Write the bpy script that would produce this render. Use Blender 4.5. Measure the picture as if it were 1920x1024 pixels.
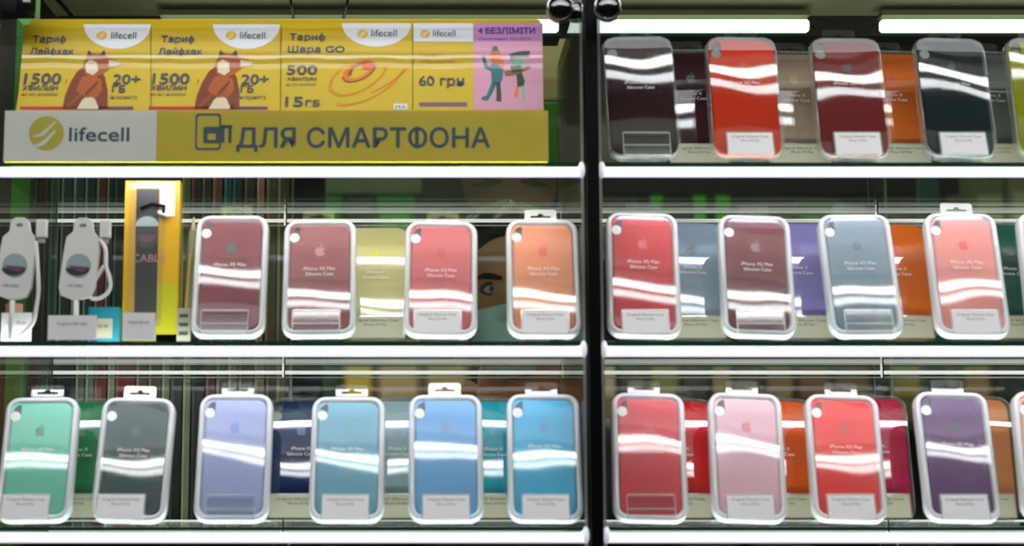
import bpy, bmesh, math, random
from mathutils import Vector, Matrix
SC = bpy.context.scene
COL = SC.collection
for _o in list(bpy.data.objects):
    bpy.data.objects.remove(_o)
PI = math.pi
R = math.radians

# ------------------------------------------------------------------ camera
FPX, DIST, TILT, EYE, XV = 3125.0, 2.0, R(7.3), 1.30, 811.0
cam_d = bpy.data.cameras.new('camera')
cam = bpy.data.objects.new('camera', cam_d)
COL.objects.link(cam)
cam.location = (0, -DIST, EYE)
cam.rotation_euler = (PI / 2 + TILT, 0, 0)
cam_d.sensor_width = 36
cam_d.lens = 36 * FPX / 1920
cam_d.shift_x = (960 - XV) / 1920
cam_d.clip_start = .05
cam_d.clip_end = 50
cam_d.dof.use_dof = True
cam_d.dof.focus_distance = 2.33
cam_d.dof.aperture_fstop = 2.8
SC.camera = cam
# ------------------------------------------------------------------ world, exposure
w = bpy.data.worlds.new('world')
SC.world = w
w.use_nodes = True
w.node_tree.nodes['Background'].inputs[0].default_value = (.05, .07, .05, 1)
w.node_tree.nodes['Background'].inputs[1].default_value = .6
vs = SC.view_settings
vs.view_transform = 'Standard'
vs.look = 'None'
vs.exposure = 0.22
vs.gamma = 1
SC.cycles.use_denoising = True
SC.cycles.max_bounces = 10
SC.cycles.transparent_max_bounces = 24
SC.cycles.caustics_reflective = False
SC.cycles.caustics_refractive = False
SC.cycles.sample_clamp_indirect = 6

def P(px, py, Y):
    """world point on the plane y = Y that shows at pixel (px, py)"""
    xr, yr = (px - XV) / FPX, (512 - py) / FPX
    dy = math.cos(TILT) - yr * math.sin(TILT)
    dz = math.sin(TILT) + yr * math.cos(TILT)
    t = (Y + DIST) / dy
    return Vector((xr * t, Y, EYE + dz * t))

def proj(p):
    x, y, z = p[0], p[1] + DIST, p[2] - EYE
    d = y * math.cos(TILT) + z * math.sin(TILT)
    u = -y * math.sin(TILT) + z * math.cos(TILT)
    return XV + FPX * x / d, 512 - FPX * u / d

def lin(h):
    h = h.lstrip('#')
    c = [int(h[i:i + 2], 16) / 255 for i in (0, 2, 4)]
    return tuple((v / 12.92 if v <= .04045 else ((v + .055) / 1.055) ** 2.4) for v in c)

# ------------------------------------------------------------------ materials
MC = {}
def mat(name, col, rough=.5, metal=0, emit=0, spec=.5, coat=0, noise=0, nscale=40):
    if name in MC: return MC[name]
    m = bpy.data.materials.new(name); m.use_nodes = True
    nt = m.node_tree; b = nt.nodes['Principled BSDF']
    c = lin(col) if isinstance(col, str) else col
    b.inputs['Base Color'].default_value = (*c, 1)
    b.inputs['Roughness'].default_value = rough
    b.inputs['Metallic'].default_value = metal
    b.inputs['Specular IOR Level'].default_value = spec
    b.inputs['Coat Weight'].default_value = coat
    if emit:
        b.inputs['Emission Color'].default_value = (*c, 1)
        b.inputs['Emission Strength'].default_value = emit
    if noise:
        tc = nt.nodes.new('ShaderNodeTexCoord'); n = nt.nodes.new('ShaderNodeTexNoise')
        n.inputs['Scale'].default_value = nscale
        mx = nt.nodes.new('ShaderNodeMix'); mx.data_type = 'RGBA'; mx.blend_type = 'MULTIPLY'
        mx.inputs[0].default_value = noise
        nt.links.new(tc.outputs['Object'], n.inputs['Vector'])
        mx.inputs[6].default_value = (*c, 1)
        nt.links.new(n.outputs['Color'], mx.inputs[7])
        nt.links.new(mx.outputs[2], b.inputs['Base Color'])
    MC[name] = m
    return m

def film(name, tint=(1, 1, 1), milk=.1, mcol='#ffffff', r0=.06, rough=.02):
    """thin clear or milky plastic / glass sheet: transparent + diffuse, with a facing-dependent gloss"""
    if name in MC: return MC[name]
    m = bpy.data.materials.new(name); m.use_nodes = True
    nt = m.node_tree; nt.nodes.clear(); N = nt.nodes.new; L = nt.links.new
    out = N('ShaderNodeOutputMaterial'); tr = N('ShaderNodeBsdfTransparent'); df = N('ShaderNodeBsdfDiffuse')
    tl = N('ShaderNodeBsdfTranslucent'); mt = N('ShaderNodeMixShader'); mt.inputs[0].default_value = .4
    gl = N('ShaderNodeBsdfAnisotropic'); m1 = N('ShaderNodeMixShader'); m2 = N('ShaderNodeMixShader')
    tr.inputs[0].default_value = (*tint, 1); df.inputs[0].default_value = (*lin(mcol), 1); tl.inputs[0].default_value = (*lin(mcol), 1)
    gl.inputs['Roughness'].default_value = rough
    m1.inputs[0].default_value = milk
    L(df.outputs[0], mt.inputs[1]); L(tl.outputs[0], mt.inputs[2])
    L(tr.outputs[0], m1.inputs[1]); L(mt.outputs[0], m1.inputs[2])
    lw = N('ShaderNodeLayerWeight'); lw.inputs[0].default_value = .5
    pw = N('ShaderNodeMath'); pw.operation = 'POWER'; pw.inputs[1].default_value = 5
    ma = N('ShaderNodeMath'); ma.operation = 'MULTIPLY_ADD'; ma.inputs[1].default_value = (1 - r0) * .8; ma.inputs[2].default_value = r0
    L(lw.outputs['Facing'], pw.inputs[0]); L(pw.outputs[0], ma.inputs[0]); L(ma.outputs[0], m2.inputs[0])
    L(m1.outputs[0], m2.inputs[1]); L(gl.outputs[0], m2.inputs[2]); L(m2.outputs[0], out.inputs[0])
    MC[name] = m
    return m

M_TRAY = film('milky_tray', milk=.86, mcol='#fbfcff', r0=.06, rough=.12)
M_TRAYD = film('clear_tray', milk=.13, mcol='#dfe6e2', r0=.06, rough=.10)
M_COVER = film('blister_cover', milk=.125, r0=.085, rough=.035)
M_COVERD = film('blister_cover_clear', milk=.004, r0=.08, rough=.03)
M_ACRYL = film('acrylic', milk=.02, r0=.08, rough=.05)
M_ACEDGE = film('acrylic_edge', milk=.42, mcol='#e8f0ee', r0=.12, rough=.1)
M_TAB = film('tab_film', milk=.02, r0=.03, rough=.03)
M_TABW = film('tab_film_frosted', milk=.6, r0=.08, rough=.2)
M_TEDGE = film('tab_edge', milk=.28, mcol='#e8f0ee', r0=.08, rough=.1)
M_GLASS = film('shelf_glass', tint=(.88, .95, .89), milk=.0, mcol='#b0d0b8', r0=.05, rough=.01)
M_GEDGE = mat('glass_edge', '#0d3322', .15)
M_DOOR = film('door_glass', tint=(.97, .99, .975), milk=.002, r0=.025, rough=.01)
M_BPANE = film('back_glass', tint=(.95, .98, .955), milk=0, r0=.003, rough=.01)
M_SIDE = film('side_glass', tint=(.80, .86, .78), milk=.06, mcol='#c8b890', r0=.06, rough=.02)
M_LED = mat('led_diffuser', '#ece8ff', .4, emit=.95)
M_FILL = mat('added_fill_strip', '#fbf8ff', .4, emit=20)
M_TUBE = mat('fluorescent_tube', '#eefff6', .4, emit=1.0)
M_SHOP = mat('ceiling_tube', '#fff8f8', .4, emit=26)
M_SHOP2 = mat('ceiling_tube_old', '#f4f2fa', .4, emit=13)
M_HAZE = mat('haze_glow', '#f4f4fa', .5, emit=.8)
M_HAZED = mat('haze_glow_dim', '#dfe8d8', .5, emit=.12)
M_BLACK = mat('black_metal', '#020403', .5, spec=.08)
M_CHROME = mat('black_chrome', '#0a0c0a', .12, metal=.0, spec=1, coat=1)
M_WHITE = mat('white_plastic', '#e8e6e4', .4)
M_CARD = mat('card_white', '#f6f2f6', .7)
M_CARDC = mat('card_cream', '#a8a28c', .7)
M_INK = mat('ink_grey', '#77707a', .7)
M_INKB = mat('ink_dark', '#20242c', .7)
M_DARK = mat('cutout_dark', '#1c2220', .6)
M_PILL = mat('insert_white', '#eef0ee', .5)
M_TXT = mat('print_white', '#e6dcdc', .5)

# ------------------------------------------------------------------ mesh builder
TXT = {}
def text_tris(s):
    if s in TXT: return TXT[s]
    for ch, ring, lo, hi in (('Ф', 'О', -.02, .75), ('ф', 'о', -.20, .74)):
        if ch in s:                          # round letter plus its upright stroke
            base = s.replace(ch, ring); pre = base[:s.index(ch)]
            x0 = max([v[0] for v in text_tris(pre)[0]] or [0]); x1 = max(v[0] for v in text_tris(pre + ring)[0])
            c = (x0 + x1) / 2 + .02; v, f = text_tris(base); k = len(v)
            TXT[s] = (v + [(c - .05, lo), (c + .05, lo), (c + .05, hi), (c - .05, hi)], f + [(k, k + 1, k + 2, k + 3)])
            return TXT[s]
    c = bpy.data.curves.new('t', 'FONT'); c.body = s; c.size = 1; c.align_x = 'LEFT'; c.resolution_u = 3
    o = bpy.data.objects.new('t', c); COL.objects.link(o)
    dg = bpy.context.evaluated_depsgraph_get(); me = o.evaluated_get(dg).to_mesh()
    vs_ = [(v.co.x, v.co.y) for v in me.vertices]; fs = [tuple(p.vertices) for p in me.polygons]
    o.evaluated_get(dg).to_mesh_clear()
    bpy.data.objects.remove(o); bpy.data.curves.remove(c)
    TXT[s] = (vs_, fs)
    return TXT[s]

def rrect(wd, h, r, n=5, cx=0, cz=0):
    r = max(1e-5, min(r, wd / 2 - 1e-6, h / 2 - 1e-6)); pts = []
    for k, (sx, sz) in enumerate(((1, 1), (-1, 1), (-1, -1), (1, -1))):
        for i in range(n + 1):
            a = PI / 2 * (k + i / n)
            pts.append((cx + sx * (wd / 2 - r) + r * math.cos(a), cz + sz * (h / 2 - r) + r * math.sin(a)))
    return pts

def circ(cx, cz, rx, rz=None, n=24, a0=0, a1=2 * PI):
    rz = rz or rx
    full = abs(a1 - a0 - 2 * PI) < 1e-6
    return [(cx + rx * math.cos(a0 + (a1 - a0) * i / (n if full else n - 1)), cz + rz * math.sin(a0 + (a1 - a0) * i / (n if full else n - 1))) for i in range(n)]

class MB:
    def __init__(s): s.v = []; s.f = []; s.m = []; s.sm = []; s.mats = []; s.x = None
    def mi(s, m):
        if m not in s.mats: s.mats.append(m)
        return s.mats.index(m)
    def add(s, vs_, fs, m, smooth=False):
        b = len(s.v)
        for q in vs_:
            q = Vector(q); s.v.append(s.x @ q if s.x else q)
        k = s.mi(m)
        for f in fs: s.f.append([b + i for i in f]); s.m.append(k); s.sm.append(smooth)
    def box(s, x0, x1, y0, y1, z0, z1, m, bev=0):
        if bev:
            bm = bmesh.new(); bmesh.ops.create_cube(bm, size=1)
            for v in bm.verts: v.co = Vector(((x0 + x1) / 2 + v.co.x * (x1 - x0), (y0 + y1) / 2 + v.co.y * (y1 - y0), (z0 + z1) / 2 + v.co.z * (z1 - z0)))
            bmesh.ops.bevel(bm, geom=bm.edges[:], offset=bev, segments=2, affect='EDGES', profile=.7)
            bm.verts.index_update()
            s.add([v.co for v in bm.verts], [[v.index for v in f.verts] for f in bm.faces], m); bm.free(); return
        s.add([(x, y, z) for x in (x0, x1) for y in (y0, y1) for z in (z0, z1)],
              [(0, 1, 3, 2), (4, 6, 7, 5), (0, 4, 5, 1), (2, 3, 7, 6), (0, 2, 6, 4), (1, 5, 7, 3)], m)
    def loft(s, rings, m, cap0=False, cap1=False, smooth=True, closed=True):
        n = len(rings[0]); vs_ = [p for r in rings for p in r]; fs = []
        for i in range(len(rings) - 1):
            for j in range(n if closed else n - 1):
                fs.append((i * n + j, i * n + (j + 1) % n, (i + 1) * n + (j + 1) % n, (i + 1) * n + j))
        if cap0: fs.append(tuple(range(n))[::-1])
        if cap1: fs.append(tuple((len(rings) - 1) * n + j for j in range(n)))
        s.add(vs_, fs, m, smooth)
    def rloft(s, wd, h, r, prof, m, cz, cap0=False, cap1=False, smooth=True, n=5):
        """rounded-rectangle loft in the local XZ plane; prof = [(inset, y)]"""
        s.loft([[(x, y, z) for x, z in rrect(wd - 2 * i, h - 2 * i, r - i, n, 0, cz)] for i, y in prof], m, cap0, cap1, smooth)
    def tube(s, path, r, m, n=8, caps=True):
        path = [Vector(p) for p in path]; rings = []
        up = Vector((.13, .21, .97))
        for i, p in enumerate(path):
            d = (path[min(i + 1, len(path) - 1)] - path[max(i - 1, 0)]).normalized()
            a = d.cross(up)
            if a.length < .1: a = d.cross(Vector((1, 0, 0)))
            a.normalize(); b = d.cross(a); rr = r[i] if isinstance(r, (list, tuple)) else r
            rings.append([p + (a * math.cos(t) + b * math.sin(t)) * rr for t in [2 * PI * k / n for k in range(n)]])
        s.loft(rings, m, caps, caps)
    def lathe(s, prof, c, m, axis='z', n=20):
        rings = []
        for r, h in prof:
            ring = []
            for k in range(n):
                t = 2 * PI * k / n; a, b = r * math.cos(t), r * math.sin(t)
                ring.append(Vector(c) + Vector({'z': (a, b, h), 'y': (a, h, b), 'x': (h, a, b)}[axis]))
            rings.append(ring)
        s.loft(rings, m, True, True)
    def ball(s, c, rx, ry, rz, m, n=16):
        rings = [[(c[0] + rx * math.sin(p) * math.cos(t), c[1] + ry * math.sin(p) * math.sin(t), c[2] - rz * math.cos(p))
                  for t in [2 * PI * k / n for k in range(n)]] for p in [max(.02, min(PI - .02, PI * i / (n // 2))) for i in range(n // 2 + 1)]]
        s.loft(rings, m, True, True)
    def plate(s, outer, holes, y0, y1, m, side=None):
        """flat plate in XZ from y0 (front) to y1 (back) with holes"""
        bm = bmesh.new(); loops = []
        for pts in [outer] + holes:
            vv = [bm.verts.new((x, 0, z)) for x, z in pts]; loops.append(vv)
            for i in range(len(vv)): bm.edges.new((vv[i], vv[(i + 1) % len(vv)]))
        bmesh.ops.triangle_fill(bm, use_beauty=True, use_dissolve=False, edges=bm.edges[:])
        bm.verts.index_update()
        vv = [(v.co.x, v.co.z) for v in bm.verts]; fs = [[v.index for v in f.verts] for f in bm.faces]
        n = len(vv); s.add([(x, y0, z) for x, z in vv], fs, m)
        if y1 is not None:
            s.add([(x, y1, z) for x, z in vv], fs, m)
            for lp in loops:
                k = [v.index for v in lp]
                ring = [vv[i] for i in k]
                s.loft([[(x, y0, z) for x, z in ring], [(x, y1, z) for x, z in ring]], side or m, smooth=False)
        bm.free()
    def text(s, t, x, z, y, size, m, width=None, align='l', bold=0):
        vs_, fs = text_tris(t)
        if not vs_: return
        x0 = min(v[0] for v in vs_); x1 = max(v[0] for v in vs_); sx = size
        if width: sx = width / (x1 - x0)
        off = {'l': 0, 'c': -(x1 - x0) * sx / 2, 'r': -(x1 - x0) * sx}[align]
        shifts = [(0, 0)] if not bold else [(-bold, 0), (bold, 0), (0, bold), (0, -bold)]
        for k, (bx, bz) in enumerate(shifts):
            s.add([(x + off + (vx - x0) * sx + bx, y - k * 2e-5, z + vy * size + bz) for vx, vy in vs_], fs, m)
    def build(s, name, parent=None):
        me = bpy.data.meshes.new(name); me.from_pydata([tuple(v) for v in s.v], [], s.f)
        for m in s.mats: me.materials.append(m)
        me.polygons.foreach_set('material_index', s.m); me.polygons.foreach_set('use_smooth', s.sm)
        me.update()
        bm = bmesh.new(); bm.from_mesh(me); bmesh.ops.remove_doubles(bm, verts=bm.verts, dist=1e-6)
        if len(s.mats) == 1 and name not in ('blister_cover',): bmesh.ops.recalc_face_normals(bm, faces=bm.faces)
        bm.to_mesh(me); bm.free()
        o = bpy.data.objects.new(name, me); COL.objects.link(o)
        if parent: o.parent = parent
        return o

def tag(o, label=None, cat=None, group=None, kind=None):
    if label: o['label'] = label
    if cat: o['category'] = cat
    if group: o['group'] = group
    if kind: o['kind'] = kind
    return o
def thing(name, label, cat, loc=(0, 0, 0), rot=(0, 0, 0), group=None):
    o = bpy.data.objects.new(name, None); COL.objects.link(o)
    o.location = loc; o.rotation_euler = rot; o.empty_display_size = .02
    return tag(o, label, cat, group)
def struct(name, mb):
    return tag(mb.build(name), kind='structure')

# ------------------------------------------------------------------ the shop room
m_wallb = mat('wall_back_paint', '#241f12', .8, noise=.5, nscale=6)
m_walls = mat('wall_paint', '#10160e', .8, noise=.3, nscale=5)
b = MB(); b.box(-2.6, 3.0, -3.6, 2.9, -.05, 0, mat('floor_tile', '#1c1c18', .5, noise=.3, nscale=8)); struct('floor', b)
b = MB(); b.box(-2.6, 3.0, -3.6, 2.9, 2.80, 2.85, mat('ceiling_paint', '#12140f', .8, noise=.1)); struct('ceiling', b)
b = MB(); b.box(-2.6, 3.0, 2.9, 2.95, 0, 2.8, m_wallb); struct('wall_back', b)
b = MB(); b.box(-2.65, -2.6, -3.6, 2.9, 0, 2.8, m_walls); struct('wall_left', b)
b = MB(); b.box(3.0, 3.05, -3.6, 2.9, 0, 2.8, m_walls); struct('wall_right', b)
b = MB(); b.box(-2.6, 3.0, -3.65, -3.6, 0, 2.8, m_walls); struct('wall_front', b)

# ------------------------------------------------------------------ cabinet geometry
BARP = (322, 658, 1007)                      # where the three shelf-front lights show
BZ = [P(811, p, 0).z for p in BARP]
PITCH = (BZ[0] - BZ[2]) / 2
ST = [z + .0115 for z in BZ]                 # top faces of the glass shelves
DEPTH = .37
XL0, XL1 = -.545, P(1097, 500, 0).x
XR0, XR1 = P(1126, 500, 0).x, .96
ZTOP = BZ[0] + PITCH + .005
ZBASE = BZ[2] - PITCH * 2

# ------------------------------------------------------------------ package data: (row, tx, ty, bx, by, stripe_py)
FRONT = [
 # row, tx, ty, bx, stripe, colour, logo, style, holder, words
 (0, 1191, 73, 1209, 120, '#25060c', '#06241c', 'clear', 'empty', 'dark maroon'),
 (0, 1385, 74, 1402, 135, '#bc2c06', '#c02a08', 'clear', 'card', 'bright orange'),
 (0, 1578, 76, 1603, 148, '#6a1a1a', '#3c0c10', 'clear', 'card', 'brick red'),
 (0, 1772, 76, 1800, 139, '#001a1c', '#001012', 'clear', 'card', 'black green'),
 (0, 1943, 77, 1972, 122, '#848800', '#6a6c00', 'clear', 'card', 'olive yellow'),
 (1, 439, 407, 427, 510, '#7d1530', '#0c4038', 'milky', 'empty', 'burgundy'),
 (1, 602, 415, 598, 552, '#93424c', '#c07880', 'milky', 'empty', 'dusty rose'),
 (1, 828, 418, 825, 554, '#cf5a60', '#c82a28', 'milky', 'card', 'coral pink'),
 (1, 1015, 415, 1021, 556, '#ea8e60', '#e0502c', 'milky', 'card', 'peach'),
 (1, 1201, 402, 1208, 536, '#c81426', '#d84850', 'milky', 'card', 'strong red'),
 (1, 1410, 407, 1423, 556, '#6c1020', '#8a6068', 'milky', 'empty', 'wine red'),
 (1, 1595, 405, 1625, 545, '#7c909e', '#5c7078', 'milky', 'empty', 'blue grey'),
 (1, 1793, 403, 1824, 534, '#e88e84', '#e05040', 'milky', 'card', 'salmon pink'),
 (1, 1968, 404, 1995, 540, '#d85848', '#c03028', 'milky', 'card', 'salmon red'),
 (2, 85, 747, 63, 856, '#6cccb0', '#1c8c6c', 'milky', 'card', 'mint green'),
 (2, 265, 748, 241, 865, '#143c3c', '#0c4a44', 'milky', 'card', 'dark slate green'),
 (2, 446, 741, 434, 837, '#a4aedc', '#6c8cd8', 'milky', 'empty', 'lavender'),
 (2, 655, 746, 649, 852, '#6cacc2', '#5aa8b0', 'milky', 'card', 'greyish sky blue'),
 (2, 835, 742, 837, 839, '#64a6da', '#6890c0', 'milky', 'card', 'soft blue'),
 (2, 1017, 741, 1023, 854, '#30b0dc', '#3890c8', 'milky', 'card', 'cyan'),
 (2, 1212, 739, 1220, 827, '#cc2436', '#c8242c', 'milky', 'empty', 'raspberry red'),
 (2, 1393, 739, 1405, 831, '#eab8c4', '#e07880', 'milky', 'card', 'pale pink'),
 (2, 1573, 742, 1593, 857, '#ea1408', '#b82818', 'milky', 'card', 'vivid red'),
 (2, 1776, 737, 1805, 839, '#582a66', '#08302c', 'milky', 'card', 'purple'),
 (2, 1960, 738, 1985, 845, '#e0a080', '#c07050', 'milky', 'card', 'beige peach'),
]
BACK = [
 (0, 1288, 97, 1308, '#331018', '#082c20', 'dark brown'),
 (0, 1481, 100, 1500, '#93806c', '#a08858', 'taupe'),
 (0, 1660, 99, 1684, '#c4601c', '#b81c0c', 'rust orange'),
 (0, 1842, 100, 1868, '#565c56', '#404844', 'ash grey'),
 (1, 706, 424, 704, '#cfc48c', '#d8c800', 'cream'),
 (1, 1292, 415, 1302, '#8494a4', '#4c5c6c', 'grey blue'),
 (1, 1487, 416, 1503, '#847ab4', '#6858a0', 'violet'),
 (1, 1668, 418, 1690, '#cc6010', '#d42808', 'amber orange'),
 (1, 1880, 418, 1908, '#1c5048', '#103c38', 'deep green'),
 (2, 160, 750, 140, '#1c7040', '#105030', 'bottle green'),
 (2, 568, 748, 562, '#06244c', '#1c3c64', 'navy blue'),
 (2, 746, 748, 744, '#8ca4a8', '#7090a0', 'pale grey'),
 (2, 923, 749, 926, '#009cac', '#0884a0', 'turquoise'),
 (2, 1268, 748, 1276, '#c80418', '#a00818', 'cherry red'),
 (2, 1454, 748, 1466, '#d45008', '#c03c08', 'tangerine'),
 (2, 1628, 743, 1648, '#a8083c', '#880830', 'magenta'),
 (2, 1823, 743, 1843, '#c07848', '#b06838', 'caramel'),
]
PW = .0905
ZL = 2.68                                     # height of the twin ceiling tubes
def geo(row, bx, lean, y0):
    """foot of a leaning package"""
    return Vector((P(bx, BARP[row] - 17, y0).x, y0, ST[row] + .0035))
def cover_pt(root, lean, s, t=.0145):
    return Vector((root.x, root.y - t * math.cos(lean) + s * math.sin(lean), root.z + t * math.sin(lean) + s * math.cos(lean)))
def s_for_py(root, lean, py, t=.0145):
    lo, hi = -.02, .25
    for _ in range(40):
        m = (lo + hi) / 2
        if proj(cover_pt(root, lean, m, t))[1] > py: lo = m
        else: hi = m
    return m
def e_of(p): return math.atan2(p.z - EYE, p.y + DIST)
LEAN0 = R(18)
LAMP_Y = []
for row in range(3):
    ys = []
    for d in FRONT:
        if d[0] != row: continue
        rt = geo(row, d[3], LEAN0, .0135); p = cover_pt(rt, LEAN0, s_for_py(rt, LEAN0, d[4]))
        ys.append(p.y - (ZL - p.z) / math.tan(e_of(p) + 2 * LEAN0))
    LAMP_Y.append(sum(ys) / len(ys))
print('lamp rows', LAMP_Y)

# ------------------------------------------------------------------ shop ceiling lights (out of frame, mirrored in the blisters)
for i, (ly, nm) in enumerate(zip(LAMP_Y, ('nearest the cabinet', 'in the middle row', 'farthest from the cabinet'))):
    t = thing('ceiling_light', 'long twin tube ceiling light above the aisle, ' + nm, 'ceiling light', (0, ly, ZL), group='twin tube ceiling lights over the aisle')
    for yy, mm in ((0, M_SHOP), (-.056, M_SHOP2)):
        b = MB(); b.tube([(-1.7, yy, 0), (2.1, yy, 0)], .0115, mm, 10); b.build('tube', t)
    b = MB(); b.box(-1.75, 2.15, -.09, .03, .03, .12, mat('lamp_housing', '#1a1b16', .6), .004)
    for xx in (-1.72, 2.12):
        b.box(xx - .02, xx + .02, -.08, .02, -.014, .03, mat('lamp_housing', '', .5))
    b.build('housing', t)
    b = MB(); b.box(-1.75, 2.15, .06, .20, .02, .12, M_HAZE if i == 2 else M_HAZED, .004); b.build('added_haze_panel', t)  # glowing panel added so the blisters mirror a soft haze

def area(name, loc, rot, sx, sy, energy, col):
    l = bpy.data.lights.new(name, 'AREA'); l.shape = 'RECTANGLE'; l.size = sx; l.size_y = sy; l.energy = energy; l.color = col
    o = bpy.data.objects.new(name, l); COL.objects.link(o); o.location = loc; o.rotation_euler = rot
    return tag(o, 'added unseen area light over the back of the shop', 'light')
area('added_back_fill', (.3, 1.7, 2.74), (0, 0, 0), 2.5, .8, 40, (1, .93, .74))  # added light that brightens the goods behind the cabinets

# ------------------------------------------------------------------ packages
def cutout_pill(wd, H): return rrect(.0135, .0245, .0067, 5, -wd / 2 + .0135, H - .0195)
APPLE = [(0, .30), (.10, .36), (.22, .38), (.34, .33), (.42, .24), (.33, .15), (.29, .02), (.33, -.12), (.45, -.20), (.40, -.34), (.30, -.47), (.22, -.51), (.13, -.50), (.03, -.46), (-.1, -.50), (-.2, -.51), (-.30, -.44), (-.39, -.28), (-.44, -.12), (-.45, .06), (-.40, .22), (-.32, .32), (-.2, .38), (-.1, .36)]
LEAF = [(-.01, .43), (.0, .53), (.07, .63), (.2, .69), (.19, .56), (.1, .46)]

def mapped(wd, h, r, cz, nx, nz):
    """regular grid that fills a rounded rectangle"""
    us = [(-1 + 2 * i / nx) for i in range(nx + 1)]
    zs = []
    for j in range(nz + 1):
        q = -1 + 2 * j / nz; zs.append(math.copysign(1 - (1 - abs(q)) ** 1.15, q))
    rows = []
    for q in zs:
        z = q * h / 2; k = max(0, abs(z) - (h / 2 - r)); hw = wd / 2 - (r - math.sqrt(max(0, r * r - k * k)))
        rows.append([(u * hw, cz + z) for u in us])
    return rows

def make_package(root, H, colour, logo, style, rnd, cov_d=0.0, words=('iPhone XS Max', 'Silicone Case'), white_pill=True, tabx=0.0, wave=1.0, tabm=None):
    tray = M_TRAY if style == 'milky' else M_TRAYD
    cz = H / 2
    rim = [(0, 0), (0, -.003), (.0005, -.010), (.002, -.0135), (.0058, -.0140), (.0072, -.0128), (.0077, -.004)]
    if style == 'clear': rim = [(0, 0), (0, -.003), (.0004, -.010), (.0012, -.0135), (.0024, -.0140), (.0032, -.0125), (.0035, -.004)]
    b = MB(); b.rloft(PW, H, .0175, rim, tray, cz, cap0=True); b.build('tray', root)
    k_ = .0163 if style == 'milky' else .0082
    cw, ch = PW - k_, H - k_
    cm = mat('silicone ' + colour, colour, .65, spec=.08)
    pill = cutout_pill(PW, H)
    b = MB()
    b.rloft(cw, ch, .0125 if style == 'milky' else .0150, [(.0, -.0025), (0, -.0085), (.0008, -.0105), (.0022, -.0115)], cm, cz)
    b.plate(rrect(cw - .0044, ch - .0044, .0103 if style == 'milky' else .0128, 5, 0, cz), [pill], -.0115, None, cm)
    b.loft([[(x, -.0115, z) for x, z in pill], [(x, -.0075, z) for x, z in pill]], cm, smooth=False)
    case = b.build('phone_case', root)
    b = MB(); b.plate(rrect(.0133, .0243, .0066, 5, -PW / 2 + .0135, H - .0195), [], -.0085, -.0078, M_DARK)
    b.plate(circ(-PW / 2 + .0135, H - .0255, .0062, .0064, 20), [], -.0118, -.0086, M_PILL if white_pill else mat('insert_grey', '#6c7468', .5)); b.build('camera_cutout', case)
    b = MB(); s = .0135; lz = H - .0445; lm = mat('logo ' + logo, logo, .4)
    for k, sh in enumerate((APPLE, LEAF)): b.plate([(x * s, lz + z * s) for x, z in sh], [], -.0119, -.0116, lm)
    b.build('logo', case)
    # clear dome over the case, gently warped like every vacuum-formed blister
    ph = [rnd.uniform(0, 6.28) for _ in range(4)]; a1 = rnd.uniform(.00003, .00008) * wave; a2 = rnd.uniform(.00002, .00005) * wave; bow = rnd.uniform(-.0003, .0004) * wave
    rows = mapped(PW - k_ + .002, H - k_ + .002, .0135, cz, 14, 26)
    vs_, fs = [], []
    for row in rows:
        for x, z in row:
            q = (z - cz) / cz; r_ = x / (PW / 2)
            y = -.0143 - .0009 * (1 - q * q) + math.tan(cov_d) * (z - cz) + bow * r_ * q
            y += a1 * math.sin(x / .0155 + ph[0]) * math.cos(z / .05 + ph[1]) + a2 * math.sin(z / .02 + x / .02 + ph[2])
            vs_.append((x, y, z))
    n = 15
    for j in range(26):
        for i in range(14): fs.append((j * n + i, j * n + i + 1, (j + 1) * n + i + 1, (j + 1) * n + i))
    b = MB(); b.add(vs_, fs, M_COVER if style == 'milky' else M_COVERD, True); cov = b.build('blister_cover', root)
    b = MB(); tz = H - .072
    b.text(words[0], 0, tz, -.01555, .0064, M_TXT, align='c'); b.text(words[1], 0, tz - .0072, -.01555, .0064, M_TXT, align='c')
    b.build('lettering', cov)
    b = MB(); slot = [(-.0125, .0045), (.0125, .0045), (.0125, .0072), (.004, .0075), (.0022, .0105), (-.0022, .0105), (-.004, .0075), (-.0125, .0072)]
    b.plate(rrect(.0400, .0250, .0035, 3, tabx, H + .0065), [[(x + tabx, z + H + .003) for x, z in slot]], -.0008, 0, tabm or M_TAB, M_TEDGE); b.build('hang_tab', root)

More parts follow.
